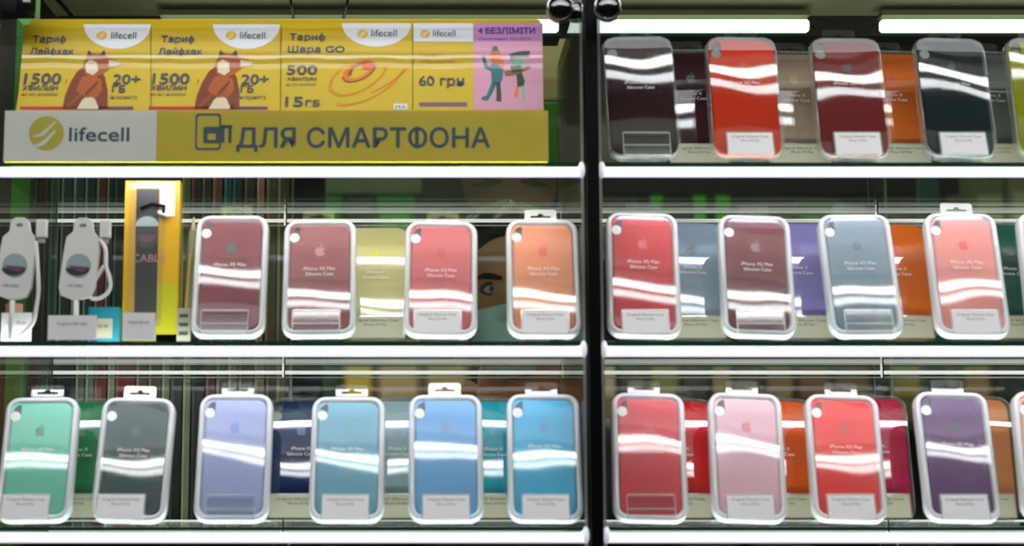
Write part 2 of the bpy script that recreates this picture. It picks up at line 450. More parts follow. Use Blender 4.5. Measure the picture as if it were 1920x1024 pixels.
def make_stand(x, y0, z, lean, kind, label, group, dx=0.0, hw=.0280, hh=.0300, ytop=.0175, lines=('Original Silicone Case', 'iPhone XS Max')):
    t = thing('display_stand', label, 'stand', (x, y0, z), (0, 0, 0), group)
    b = MB(); b.box(-.024, .024, -.012, .030, 0, .003, M_ACRYL); b.build('base', t)
    Rm = Matrix.Translation((0, 0, .0035)) @ Matrix.Rotation(-lean, 4, 'X')
    b = MB(); b.x = Rm; b.box(-.022, .022, .0008, .0026, .0005, .085, M_ACRYL); b.build('back_support', t)
    b = MB(); b.x = Rm
    f = .0011
    b.box(dx - hw, dx + hw, -ytop - .0012, -ytop, -.001, hh, M_ACRYL)
    for (x0, x1, z0, z1) in ((-hw, hw, hh - f, hh + f), (-hw - f, -hw, 0, hh), (hw, hw + f, 0, hh), (-hw, hw, hh * .42 - f * .6, hh * .42 + f * .6)):
        if kind == 'card' and z0 == hh * .42 - f * .6: continue
        b.box(dx + x0, dx + x1, -ytop - .0022, -ytop - .0012, z0, z1, M_ACEDGE)
    b.build('price_holder', t)
    if kind in ('card', 'cream'):
        b = MB(); b.x = Rm; cm = M_CARD if kind == 'card' else M_CARDC
        b.box(dx - hw + .0005, dx + hw - .0005, -ytop - .0030, -ytop - .0023, 0, hh - .0012, cm)
        b.text(lines[0], dx, hh * .74, -ytop - .0032, .0048, M_INK if kind == 'card' else M_INKB, width=hw * 1.6, align='c')
        b.text(lines[1], dx, hh * .55, -ytop - .0032, .0046, M_INK if kind == 'card' else M_INKB, width=hw * .8, align='c')
        c = b.build('price_card', t); c['label'] = 'white price card' if kind == 'card' else 'cream price card'
    return t

ROWN = ('top shelf', 'middle shelf', 'bottom shelf')
def where(x): return 'left cabinet' if x < 1100 else 'right cabinet'
rnd = random.Random(5)
HDX = {0: .0, 1: -.0008, 2: -.0015}
for i, (row, tx, ty, bx, spy, colr, logo, style, holder, words) in enumerate(FRONT):
    y0 = .0135; lean = LEAN0; cov = 0
    for _ in range(5):                        # lean each blister so that it mirrors its ceiling light where the photo shows it
        rt = geo(row, bx, lean, y0); p = cover_pt(rt, lean + cov, s_for_py(rt, lean, spy))
        need = (math.atan2(ZL - p.z, p.y - LAMP_Y[row]) - e_of(p)) / 2
        lean = max(R(15.8), min(R(20.2), need)); cov = need - lean
    q = s_for_py(rt, lean, spy) / .165 - .5   # the dome's own curve changes the normal there
    cov -= math.atan(.0009 * 2 * (2 * q) / .0825)
    H = s_for_py(rt, lean, ty, .006)
    print(words, 'lean %.1f cov %.2f H %.4f' % (math.degrees(lean), math.degrees(cov), H))
    top = rt + Vector((0, math.sin(lean), math.cos(lean))) * H
    roll = (P(tx, ty, top.y).x - top.x) / H
    side = where(bx)
    root = thing('phone_case_package', '%s phone case in clear blister, front row, %s, %s' % (words, ROWN[row], side), 'phone case',
                 rt, (-lean, roll, 0), 'blister packed phone cases, front row')
    make_package(root, H, colr, logo, style, rnd, cov, white_pill=row > 0, tabx=rnd.uniform(-.003, .003), tabm=M_TABW if words in ('peach', 'salmon pink', 'dark slate green', 'soft blue') else None, wave=1.6 if style == 'clear' else 1.3)
    dx = HDX[row] + (-.006 if bx < 300 else -.002 if bx < 900 and row == 1 else .001)
    make_stand(rt.x, y0, ST[row] + .0002, lean, holder, 'clear stand with %s under the %s phone case, %s' % ('white price card' if holder == 'card' else 'empty price holder', words, ROWN[row]),
               'acrylic phone case stands, front row', dx=dx)
for i, (row, tx, ty, bx, colr, logo, words) in enumerate(BACK):
    y0 = .085; lean = R(18)
    rt = geo(row, bx, lean, y0); rt.x = P(bx, BARP[row] - 10, y0).x
    H = s_for_py(rt, lean, ty, .006)
    top = rt + Vector((0, math.sin(lean), math.cos(lean))) * H
    roll = (P(tx, ty, top.y).x - top.x) / H
    root = thing('phone_case_package', '%s phone case in clear blister, back row, %s, %s' % (words, ROWN[row], where(bx)), 'phone case',
                 rt, (-lean, roll, 0), 'blister packed phone cases, back row')
    make_package(root, H, colr, logo, 'clear', rnd, 0, words=('iPhone X', 'Silicone Case'), white_pill=False)
    make_stand(rt.x, y0, ST[row] + .0002, lean, 'cream', 'clear stand with cream price card under the back row %s phone case' % words,
               'acrylic phone case stands, back row', hw=.036, hh=.030)

# ------------------------------------------------------------------ shelves
for ci, (x0, x1, side) in enumerate(((XL0, XL1, 'left cabinet'), (XR0, XR1, 'right cabinet'))):
    for row in range(3):
        z = BZ[row]
        t = thing('glass_shelf', 'clear glass shelf with a glowing white front edge, %s of the %s' % (ROWN[row].split()[0], side), 'shelf', (0, 0, z), group='glass shelves with lit front edges')
        b = MB(); b.box(x0 + .002, x1 - .002, .0, DEPTH, .0072, .0112, M_GLASS)
        b.box(x0 + .002, x1 - .002, -.0006, .0, .0072, .0112, M_GEDGE); b.build('glass_panel', t)
        b = MB(); prof = rrect(.010, .0125, .004, 3)
        b.loft([[(xx, y - .001, zz - .0008) for y, zz in prof] for xx in (x0 + .004, x1 - .004)], M_LED, True, True, smooth=False); lb = b.build('light_strip', t)
        lb['label'] = 'glowing white edge light'
        b = MB(); b.box(x0 + .01, x1 - .01, .0055, .0125, -.0035, .0025, M_FILL); o = b.build('added_fill_strip', t)  # hidden glowing strip added to brighten the cases below
        for xx in (x0 + .003, x1 - .003):
            b = MB(); b.ball((xx, -.001, .002), .0045, .008, .0105, mat('end_cap', '#e4e4ee', .3, emit=.5), 12)
            b.tube([(xx, .004, .006), (xx, .02, .006)], .004, M_WHITE, 8)
            b.build('end_cap', t)
        # clear back rail; its edges are given a glow to look bright
        b = MB()
        xa = P(105 if ci == 0 else 1080, 500, .37).x; xb = P(1055 if ci == 0 else 2100, 500, .37).x
        if ci == 0:
            segs = [(xa, P(534, 500, .37).x), (P(537, 500, .37).x, xb)]
        else:
            segs = [(x0, P(1648, 500, .37).x), (P(1652, 500, .37).x, x1)]
        rm = mat('rail_edge_glow', '#f4f6ee', .3, emit=.55); rm2 = M_ACEDGE
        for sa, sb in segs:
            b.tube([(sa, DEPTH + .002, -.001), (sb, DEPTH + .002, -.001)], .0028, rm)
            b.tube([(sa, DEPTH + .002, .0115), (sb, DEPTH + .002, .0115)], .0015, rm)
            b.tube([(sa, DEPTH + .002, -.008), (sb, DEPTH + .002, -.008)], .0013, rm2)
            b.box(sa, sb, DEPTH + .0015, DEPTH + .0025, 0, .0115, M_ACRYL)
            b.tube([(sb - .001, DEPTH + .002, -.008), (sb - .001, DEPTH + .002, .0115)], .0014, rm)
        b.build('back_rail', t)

# ------------------------------------------------------------------ cabinet carcass
for ci, (x0, x1, side) in enumerate(((XL0, XL1, 'left'), (XR0, XR1, 'right'))):
    t = thing('display_cabinet', '%s glass display cabinet holding phone cases on three lit shelves' % side, 'display cabinet', ((x0 + x1) / 2, .19, 0), group='glass display cabinets')
    T = Matrix.Translation((-(x0 + x1) / 2, -.19, 0))
    b = MB(); b.x = T; b.box(x0, x1, -.02, DEPTH + .03, 0, ZBASE, mat('cabinet_base', '#1d2a1c', .5)); b.build('base', t)
    b = MB(); b.x = T; zc = P(811, 28, .34).z
    b.box(x0, x1, -.03, .20, zc + .02, zc + .05, mat('top_front_darkened', '#16170f', .7, spec=.1)); b.box(x0, x1, .20, .345, zc, zc + .05, mat('top_panel', '#bdb88e', .6))  # front part coloured dark to hold down reflected haze in the blisters
    b.box(x0, x1, .345, DEPTH + .03, zc - .03, zc + .05, mat('top_back', '#23240f', .6)); b.build('top_panel', t)
    b = MB(); b.x = T; b.box(x0, x1, -.002, .012, ZTOP, ZTOP + .014, mat('added_top_strip', '#fbf8ff', .4, emit=3)); o = b.build('light_strip', t); o['label'] = 'added glowing strip, out of view under the cabinet top'  # added out of view to light the top row and mirror in it
    for xx, s in ((x0, 1), (x1, -1)):
        b = MB(); b.x = T; a, c = sorted((xx, xx + s * .0035)); b.box(a, c, .006, DEPTH + .01, ZBASE, ZTOP, M_SIDE)
        b.box(a, c, .003, .006, ZBASE, ZTOP, M_ACEDGE); b.build('side_panel', t)
    b = MB(); b.x = T
    jx = P(535, 500, .39).x if ci == 0 else P(1650, 500, .39).x
    b.box(x0, jx + .012, DEPTH + .014, DEPTH + .018, ZBASE, ZTOP - .04, M_BPANE); b.box(jx + .008, jx + .012, DEPTH + .0135, DEPTH + .0185, ZBASE, ZTOP - .03, mat('pane_edge', '#55683c', .3)); b.build('back_pane', t)
    b = MB(); b.x = T
    b.box(jx - .012, x1, DEPTH + .022, DEPTH + .026, ZBASE, ZTOP - .04, M_BPANE); b.box(jx - .0128, jx - .012, DEPTH + .0215, DEPTH + .0265, ZBASE, ZTOP - .03, mat('pane_edge', '', .3)); b.build('back_pane', t)

b = MB(); xa, xb = P(1101, 500, 0).x, P(1124, 500, 0).x
b.box(xa, xb, -.012, .05, 0, 1.99, M_BLACK, .001)
b.box(xa + .003, xb - .003, .05, .40, ZBASE, ZTOP, M_BLACK)
tag(b.build('black_post'), 'tall black metal post between the two display cabinets', 'post')

for ci, (px, x0, x1, nm) in enumerate(((1050, XL0, XL1, 'left'), (1139, XR0, XR1, 'right'))):
    t = thing('glass_door', 'clear front glass door of the %s display cabinet with a black round clamp' % nm, 'door', ((x0 + x1) / 2, -.035, 1.0), group='front glass doors')
    T = Matrix.Translation((-(x0 + x1) / 2, .035, -1.0))
    b = MB(); b.x = T; e = P(1093 if ci == 0 else 1130, 500, -.035).x
    xs = (x0, e) if ci == 0 else (e, x1)
    b.box(xs[0], xs[1], -.037, -.033, ZBASE, ZTOP + .02, M_DOOR); b.build('glass_pane', t)
    b = MB(); b.x = T; c = P(px, 18 if ci == 0 else 16, -.045)
    b.lathe([(.006, .012), (.014, .010), (.0165, .003), (.0165, -.006), (.013, -.013), (.005, -.016)], c, M_CHROME, 'y', 24)
    s = 1 if ci == 0 else -1
    if ci == 0:
        b.tube([c + Vector((0, .01, 0)), c + Vector((.018, .01, .003)), c + Vector((.026, .012, .006))], [.008, .006, .007], M_CHROME, 10)
        b.lathe([(.007, -.01), (.009, -.008), (.009, .01), (.006, .013)], c + Vector((.020, .01, -.002)), M_CHROME, 'z', 14)
    b.build('clamp', t)

# tubes under the cabinet top
for (pa, pb, nm) in ((300, 1094, 'behind the yellow tariff display'), (1116, 1516, 'over the orange and maroon cases'), (1650, 2150, 'over the black green case')):
    Y = .30; a = P(pa, 49, Y); c = P(pb, 49, Y); r = .0118
    t = thing('tube_light', 'glowing white tube light under the cabinet top, ' + nm, 'tube light', a, group='tube lights under the cabinet tops')
    if pb == 1094: c.x = XL1 - .006
    if pa == 1116: t.location.x = XR0 + .003
    L = c.x - t.location.x
    b = MB(); prof = rrect(.018, .0185, .006, 4)
    b.loft([[(xx, y * k, zz * k) for y, zz in prof] for xx, k in ((0, .75), (.003, 1), (L - .003, 1), (L, .75))], M_TUBE, True, True, smooth=False); b.build('tube', t)
    b = MB(); b.box(.0, L, -.014, .014, .0125, .02, mat('fixture_body', '#7c7c50', .5), .001); b.build('fixture', t)

# ------------------------------------------------------------------ yellow tariff display (left cabinet, top shelf)
YL = mat('tariff_yellow', '#ccae00', .5); YLD = mat('strip_yellow', '#d2bc0c', .35); NAVY = mat('tariff_navy', '#4a4a5c', .6); TEAL = mat('tariff_teal', '#0a3c58', .5)
WH = mat('tariff_white', '#e4e8ee', .5); GRY = mat('strip_grey', '#ecece4', .4); OLV = mat('logo_olive', '#c8b818', .5); GOLD = mat('logo_gold', '#e8b80c', .5)
def swirl(b, cx, cz, r, y, mc, mbg):
    """round emblem with three sweeping light bands"""
    b.plate(circ(cx, cz, r, r, 32), [], y, None, mc)
    for k, (o, th) in enumerate(((.42, .17), (-.12, .20))):
        pts = []
        for i in range(11):
            u = -1.12 + 1.5 * i / 10; pts.append((cx + r * (u * .85 + .15), cz + r * (o + .55 * math.sin(u * 1.5) + .0)))
        low = [(x + r * th * .4, z - r * th * (1.2 - abs(i - 5) / 6)) for i, (x, z) in enumerate(pts)]
        b.plate(pts + low[::-1], [], y - .0002, None, mbg)
zf = ST[0] + .0005
A = P(8, 300, .002); Bp = P(1028, 300, .002); k0 = (Bp.x - A.x) / 1020
t = thing('tariff_display', 'long yellow tariff card display tray on the top shelf of the left cabinet', 'display tray', (A.x, 0, zf))
HS = P(500, 208, 0).z - zf; WD = Bp.x - A.x
b = MB(); b.box(0, WD, -.001, .001, 0, HS, YLD); b.box(0, WD, .001, .06, 0, .002, YLD); b.box(0, WD, .056, .058, .0, HS * .6, YLD)
for xx in (0, WD - .0015): b.box(xx, xx + .0015, .001, .058, 0, HS * .8, mat('tray_side', '#8a7c10', .4))
b.build('tray', t)
X = lambda px: (px - 8) * k0
Zs = lambda py: HS * (300 - py) / 92.0
b = MB(); b.box(X(8), X(293), -.0016, -.0010, .0005, HS - .0003, GRY)
swirl(b, X(87), Zs(249), 33 * k0, -.0018, OLV, GRY)
b.text('lifecell', X(130), Zs(263), -.0019, .0245, TEAL, width=112 * k0, bold=.0004)
b.build('logo_panel', t)
b = MB(); y = -.0013
b.text('ДЛЯ СМАРТФОНА', X(444), Zs(274), y, .0335, TEAL, width=474 * k0, bold=.0007)
ph = rrect(48 * k0, 70 * k0, .004, 4, X(390), Zs(246)); b.plate(ph, [rrect(41 * k0, 62 * k0, .003, 4, X(390), Zs(246))], y, None, TEAL)
b.plate(rrect(34 * k0, 32 * k0, .002, 3, X(398), Zs(252)), [], y - .0001, None, TEAL)
b.plate(rrect(15 * k0, 12 * k0, .001, 3, X(397), Zs(255)), [], y - .0002, None, YLD)
for xx in (X(418), X(431)): b.plate([(xx - .002, Zs(266)), (xx + .002, Zs(266)), (xx + .002, Zs(234)), (xx - .002, Zs(234))], [], y - .0001, None, TEAL)
b.plate([(X(414), Zs(240)), (X(435), Zs(240)), (X(435), Zs(234)), (X(414), Zs(234))], [], y - .0001, None, TEAL)
b.build('strip_lettering', t)
b = MB(); b.box(0, WD, -.0042, -.0032, 0, HS, film('strip_film', milk=.05, mcol='#e8e8d8', r0=.07, rough=.06)); o = b.build('clear_strip', t)
# leaning back board and cards
LB = R(24); yb = .006
zt = P(500, 33, .07).z
HB = (zt - zf - .004) / math.cos(LB) + .0095
Rb = Matrix.Translation((0, yb, .004)) @ Matrix.Rotation(-LB, 4, 'X')
b = MB(); b.x = Rb
b.plate(rrect(WD - .004, HB, .006, 4, WD / 2, HB / 2), [], .004, .006, YL); b.build('back_board', t)
def inv(px, py):
    """pixel -> coordinates on the leaning board"""
    d = P(px, py, 1) - cam.location; o = cam.location - Vector((A.x, 0, zf)) - Vector((0, yb, .004))
    n = Vector((0, math.cos(LB), -math.sin(LB))); tt = -o.dot(n) / d.dot(n); q = o + d * tt
    return q.x, q.dot(Vector((0, math.sin(LB), math.cos(LB))))
def qd(b, pts, y, m): b.plate([inv(*p) for p in pts], [], y, None, m)
def tx(b, s, px, py, hpx, m, wpx, bold=0):
    x, z = inv(px, py); x2, _ = inv(px + wpx, py); _, z2 = inv(px, py - hpx)
    b.text(s, x, z, -.0012, (z2 - z) / .72, m, width=x2 - x, bold=bold)
FUR = [mat('print_brown', '#7a3208', .6), mat('print_rust', '#a85410', .6), mat('print_cream', '#dccdb0', .6), mat('print_dark', '#4a1c10', .6)]
def dogcard(x0, x1):
    ox = x0
    b = MB(); b.x = Rb
    b.plate([inv(x0, 208), inv(x1, 208), inv(x1, 46), inv(x0 + (14 if x0 < 100 else 0), 46)], [], 0, .0012, YL)
    cx = ox + (188 if x0 < 100 else 178)
    top = [inv(cx + 63 * math.cos(a), 46 + 46 * math.sin(a)) for a in [PI * i / 20 for i in range(21)]]
    b.plate(top, [], -.0004, None, WH)
    lx, lz = inv(cx - 29, 67); swirl(b, lx, lz, .0070, -.0006, GOLD, WH)
    tx(b, 'lifecell', cx - 12, 73, 13, NAVY, 47)
    dx = -6 if x0 < 100 else 5
    tx(b, 'Тариф', ox + 23 - dx, 80, 12, NAVY, 62, .0003); tx(b, 'Лайфхак', ox + 18 - dx, 103, 12, NAVY, 82, .0003)
    tx(b, '1500', ox + 7 - dx, 158, 20, NAVY, 68, .0006); tx(b, 'ХВИЛИН', ox + 4 - dx, 170, 9, NAVY, 66, .0003); tx(b, 'на всі номери', ox + 3 - dx, 180, 6, NAVY, 66)
    tx(b, '20+', ox + 174 - dx, 158, 18, NAVY, 50, .0005); tx(b, 'ГБ', ox + 172 - dx, 174, 13, NAVY, 24, .0004); tx(b, 'інтернету', ox + 168 - dx, 186, 7, NAVY, 52)
    # printed furry animal, seated
    fx = ox + (120 if x0 < 100 else 115)
    body = [(-35, 205), (-30, 180), (-20, 155), (-8, 135), (5, 125), (20, 120), (35, 128), (45, 145), (50, 170), (50, 205)]
    b.plate([inv(fx + x, y) for x, y in body], [], -.0004, None, FUR[0])
    b.plate([inv(fx + x, y) for x, y in [(-10, 170), (2, 145), (22, 140), (38, 150), (40, 170), (30, 182), (10, 184)]], [], -.0006, None, FUR[1])
    b.plate([inv(fx + x, y) for x, y in [(-8, 205), (2, 188), (14, 178), (26, 186), (34, 205)]], [], -.0006, None, FUR[2])
    b.plate([inv(fx + x, y) for x, y in [(8, 140), (4, 122), (10, 108), (22, 100), (40, 102), (56, 110), (72, 116), (74, 124), (56, 128), (40, 140), (24, 146)]], [], -.0007, None, FUR[1])
    b.plate([inv(fx + x, y) for x, y in [(10, 136), (8, 120), (18, 112), (30, 118), (32, 134), (22, 142)]], [], -.0009, None, FUR[2])
    b.plate([inv(fx + x, y) for x, y in [(52, 113), (74, 117), (72, 124), (52, 126)]], [], -.0009, None, FUR[2])
    b.plate([inv(fx + x, y) for x, y in [(10, 108), (14, 94), (24, 104)]], [], -.0009, None, FUR[3])
    b.plate([inv(fx + x, y) for x, y in [(34, 104), (44, 94), (48, 108)]], [], -.0009, None, FUR[3])
    for k in range(16):
        a = fx - 28 + (k * 37 % 70); yy = 150 + (k * 23 % 50); b.plate([inv(a, yy), inv(a + 3, yy), inv(a - 1, yy + 12)], [], -.00095, None, FUR[3 if k % 2 else 1])
    qd(b, [(ox - dx, 206), (ox + 110, 206), (ox + 110, 200), (ox - dx, 200)], -.0004, mat('print_red', '#b81c30', .6)); qd(b, [(ox + 110, 206), (ox + 218, 206), (ox + 218, 200), (ox + 110, 200)], -.0004, mat('print_violet', '#6c3468', .6))
    b.build('tariff_card', t)
dogcard(32, 282); dogcard(284, 525)
b = MB(); b.x = Rb
b.plate([inv(527, 208), inv(773, 208), inv(773, 44), inv(529, 44)], [], 0, .0012, YL)
top = [inv(706 + 65 * math.cos(a), 44 + 44 * math.sin(a)) for a in [PI * i / 20 for i in range(21)]]
b.plate(top, [], -.0004, None, WH); lx, lz = inv(680, 64); swirl(b, lx, lz, .0070, -.0006, GOLD, WH)
tx(b, 'lifecell', 696, 69, 13, NAVY, 48); tx(b, 'Тариф', 543, 76, 12, NAVY, 66, .0003); tx(b, 'Шара GO', 540, 99, 12, NAVY, 106, .0003)
tx(b, '500', 538, 140, 17, NAVY, 56, .0005); tx(b, 'ХВИЛИН', 538, 152, 6, NAVY, 55, .0002); tx(b, 'на всі номери', 537, 161, 5, NAVY, 55); tx(b, '15', 535, 200, 18, NAVY, 32, .0005); tx(b, 'ГБ', 573, 200, 11, NAVY, 26, .0004)
ORG = [mat('swirl_ochre', '#c88c08', .6), mat('swirl_orange', '#d8701c', .6), mat('swirl_red', '#d84a18', .6), mat('swirl_edge', '#8a5418', .6)]
def ring(b, cx, cy, rx, ry, th, ang, m, y, a0=0, a1=2 * PI, n=30):
    out, inn = [], []
    for i in range(n + 1):
        a = a0 + (a1 - a0) * i / n; ca, sa = math.cos(a), math.sin(a)
        for k, lst in ((1, out), (1 - th, inn)):
            u, v = rx * k * ca, ry * k * sa; lst.append(inv(cx + u * math.cos(ang) - v * math.sin(ang), cy + u * math.sin(ang) + v * math.cos(ang)))
    n_ = len(out); b.add([(x, y, z) for x, z in out + inn], [(i, i + 1, n_ + i + 1, n_ + i) for i in range(n_ - 1)], m)
ring(b, 672, 142, 62, 30, .12, -.5, ORG[0], -.0004, .3, 4.6); ring(b, 690, 150, 80, 34, .08, -.5, ORG[0], -.0005, .5, 2.8); ring(b, 720, 140, 70, 20, .12, -.6, ORG[1], -.0005, .8, 2.2)
ring(b, 673, 133, 33, 16, .30, -.45, ORG[1], -.0006); ring(b, 673, 133, 35, 18, .10, -.45, ORG[3], -.0007, .2, 3.3); ring(b, 676, 131, 26, 11, .3, -.45, ORG[3], -.0008, 3, 6); ring(b, 690, 123, 12, 7, .8, -.4, ORG[2], -.0009)
qd(b, [(738, 206), (764, 206), (764, 195), (738, 195)], -.0004, GRY); tx(b, 'пз', 742, 204, 6, NAVY, 18)
b.build('tariff_card', t)
b = MB(); b.x = Rb
b.plate([inv(775, 208), inv(1019, 208), inv(1017, 44), inv(775, 44)], [], 0, .0012, YL)
qd(b, [(775, 78), (887, 78), (887, 44), (775, 44)], -.0004, WH); PK = mat('print_pink', '#d698b4', .6)
qd(b, [(888, 206), (1018, 206), (1016, 44), (888, 44)], -.0004, PK); qd(b, [(888, 78), (1017, 78), (1016, 44), (888, 44)], -.0005, mat('print_lilac', '#c488bc', .6))
lx, lz = inv(797, 64); swirl(b, lx, lz, .0064, -.0006, GOLD, WH)
tx(b, 'lifecell', 812, 69, 12, NAVY, 42); tx(b, 'Тариф', 787, 107, 7, mat('print_tan', '#a87c20', .6), 33); tx(b, 'з Безлімітом', 787, 118, 6, mat('print_tan', '', .6), 64)
tx(b, '60 грн', 786, 161, 18, NAVY, 84, .0004)
qd(b, [(786, 200), (876, 200), (876, 192), (786, 192)], -.0004, mat('print_bar', '#7c5878', .6))
PUR = mat('print_purple', '#5c3888', .6)
tx(b, '4 БЕЗЛІМІТИ', 897, 64, 11, PUR, 106, .0004); tx(b, 'улюблених послуги', 897, 76, 5, PUR, 98)
TL = mat('print_teal', '#1c6c74', .6); DK = mat('print_greenish', '#2c4434', .6); ORG2 = mat('print_orange', '#d87c38', .6); LG = mat('print_palegreen', '#8cb49c', .6)
def blob(pts, y, m): qd(b, pts, y, m)
blob([(922, 92), (930, 88), (936, 94), (943, 112), (946, 132), (936, 138), (926, 128), (918, 108)], -.0006, ORG2)
blob([(921, 96), (925, 87), (933, 88), (934, 96)], -.0008, TL)
blob([(920, 122), (930, 118), (944, 132), (942, 150), (936, 160), (922, 158)], -.0008, TL)
blob([(903, 105), (908, 104), (914, 122), (922, 128), (920, 134), (908, 128)], -.0008, TL)
blob([(922, 155), (932, 156), (922, 178), (914, 190), (902, 188), (904, 182), (912, 180)], -.0008, TL)
blob([(930, 156), (938, 154), (940, 178), (940, 192), (930, 190), (931, 178)], -.0008, DK)
blob([(954, 102), (976, 96), (994, 96), (992, 108), (974, 112), (958, 116)], -.0006, DK); blob([(958, 114), (980, 108), (986, 124), (964, 130)], -.0008, LG); blob([(956, 126), (976, 122), (980, 134), (962, 138)], -.0009, DK)
blob([(944, 134), (966, 130), (992, 124), (996, 128), (972, 140), (948, 144)], -.0008, mat('print_brownskin', '#8c5c44', .6))
blob([(968, 140), (978, 136), (984, 152), (982, 162), (970, 164)], -.0008, DK); blob([(968, 162), (974, 162), (970, 186), (964, 180)], -.0008, ORG2); blob([(976, 160), (984, 160), (986, 192), (980, 190)], -.0008, LG)
b.build('tariff_card', t)
sp = P(500, 100, .06); need = (math.atan2(ZL - sp.z, sp.y - LAMP_Y[0]) - e_of(sp)) / 2; SD = math.tan(need - LB); print('sleeve', math.degrees(need))
b = MB(); b.x = Rb
for (xa_, xb_) in ((30, 283), (284, 526), (527, 774), (775, 1020)):
    x0_, z0_ = inv(xa_, 208); x1_, _ = inv(xb_, 208); _, z1_ = inv(xa_, 44)
    rows = []
    for j in range(17):
        z = z0_ + (z1_ - z0_) * j / 16
        rows.append([(x0_ + (x1_ - x0_) * i / 12, -.0030 - .0014 * math.sin(PI * j / 16) + min(0, SD) * (z1_ - z0_) * 0 + SD * (z - (z1_ if SD > 0 else z0_)) + .00006 * math.sin(i * .9 + j * .3 + xa_), z) for i in range(13)])
    b.loft(rows, film('sleeve', milk=.0, r0=.014, rough=.02), closed=False)
b.build('clear_sleeve', t)

# ------------------------------------------------------------------ left goods on the middle shelf
def holder_card(px0, px1, py0, Y, label, stripes=False):
    a = P(px0, 640, Y); c = P(px1, 640, Y); h = P(px0, py0, Y).z - ST[1] - .0005
    t = thing('price_card_holder', label, 'price card', ((a.x + c.x) / 2, Y, ST[1] + .0004)); wd = c.x - a.x
    b = MB(); b.box(-wd / 2, wd / 2, 0, .0012, 0, h, M_ACRYL); b.box(-wd / 2, wd / 2, -.004, .03, 0, .001, M_ACRYL); b.build('holder', t)
    b = MB(); b.box(-wd / 2 + .001, wd / 2 - .001, -.0012, -.0004, .0015, h - .001, M_CARD if not stripes else M_CARDC)
    if stripes:
        for k in (.25, .5, .75): b.box(-wd * .3, wd * .3, -.0018, -.0012, h * k - .002, h * k + .002, mat('ink_green', '#2c4a3c', .6))
    else: b.text('Original USB cable', 0, h * .6, -.0016, .005, M_INK, width=wd * .6, align='c')
    b.build('price_card', t)
holder_card(88, 182, 590, -.001, 'white price card in front of the hanging white cable with the loop')
holder_card(228, 292, 585, .004, 'white price card in front of the yellow cable box')
holder_card(330, 358, 576, .02, 'narrow striped cream price card beside the burgundy phone case', True)
holder_card(0, 60, 585, .02, 'wide white price card at the far left of the middle shelf')

def cable_pack(px, Y, label, loop):
    o0 = P(px, 640, Y); z0 = ST[1] + .0005
    s = .66e-3
    t = thing('cable_pack', label, 'charging cable', (o0.x, Y, z0), group='white retail packs with coiled charging cables')
    W = lambda x, y: (x * s, (640 - y) * s)
    b = MB(); out = [W(*p) for p in [(-38, 555), (-42, 540), (-34, 470), (-30, 447), (-18, 436), (-16, 418), (-8, 411), (8, 411), (16, 418), (19, 436), (28, 447), (30, 470), (24, 540), (16, 558), (0, 562), (-20, 562)]]
    b.plate(out, [], -.006, .004, M_WHITE)
    b.plate(rrect(.008, .004, .0018, 3, *W(0, 425)), [], -.0064, None, mat('slot_tan', '#8a8270', .6))
    b.text('USB CABLE', -.008, W(0, 540)[1], -.0064, .005, M_INK, width=.019, align='c'); b.build('card', t)
    b = MB(); cx, cz = W(-6, 500); b.plate(circ(cx, cz, .0150, .0145, 28), [], -.0068, -.006, mat('emblem_silver', '#9fb0b4', .3))
    b.plate(circ(cx - .001, cz - .003, .0145, .0095, 24, PI, 2 * PI), [], -.0072, None, mat('emblem_dark', '#2a3c40', .4))
    b.plate([(cx - .013, cz), (cx + .012, cz - .002), (cx + .006, cz - .009), (cx - .004, cz - .006)], [], -.0076, None, mat('emblem_rose', '#6c4c50', .5)); b.build('emblem', t)
    b = MB()
    def pt(x, y, d=0): u, v = W(x, y); return (u, -.002 + d, v)
    if loop:
        pts = [(30, 450), (42, 470), (44, 500), (50, 520), (52, 538), (44, 552), (28, 560), (14, 556), (22, 530), (34, 510), (42, 500)]
    else:
        pts = [(30, 455), (34, 490), (37, 520), (38, 550), (34, 580), (28, 605), (12, 622), (0, 632)]
    sm = []
    for i in range(len(pts) - 1):
        for k in range(5):
            p0, p1, p2, p3 = pts[max(i - 1, 0)], pts[i], pts[i + 1], pts[min(i + 2, len(pts) - 1)]; u = k / 5
            sm.append(tuple(.5 * (2 * p1[j] + (p2[j] - p0[j]) * u + (2 * p0[j] - 5 * p1[j] + 4 * p2[j] - p3[j]) * u * u + (3 * p1[j] - p0[j] - 3 * p2[j] + p3[j]) * u ** 3) for j in (0, 1)))
    b.tube([pt(x, y, -.004 * math.sin(i * .15)) for i, (x, y) in enumerate(sm)], .0026, M_WHITE, 8); b.build('cable', t)
    b = MB(); b.tube([pt(-10, 560), pt(-10, 600), pt(-12, 636)], .0034, M_WHITE); b.build('cable_end', t)
    b = MB(); cx, cz = W(40, 430); b.box(cx - .0065, cx + .0065, -.006, .004, cz - .012, cz + .0105, M_WHITE, .002); b.box(cx - .004, cx + .004, -.004, .002, cz - .018, cz - .0115, mat('plug_grey', '#a8a8a4', .3)); b.build('plug', t)
cable_pack(32, .010, 'white cable pack at the far left edge of the middle shelf, cable hanging straight', False)
cable_pack(152, .012, 'white cable pack with a looped cable, beside the yellow cable box', True)
a = P(8, 612, .03); t_ = MB(); t_.tube([(0, 0, .004), (0, 0, .05)], .0105, mat('skin_tone_tube', '#c48c6c', .5), 14); o = t_.build('lip_tube'); o.location = (P(24, 600, .04).x, .045, ST[1]); tag(o, 'small peach coloured tube standing behind the leftmost white cable pack', 'tube'); o.name = 'peach_tube'
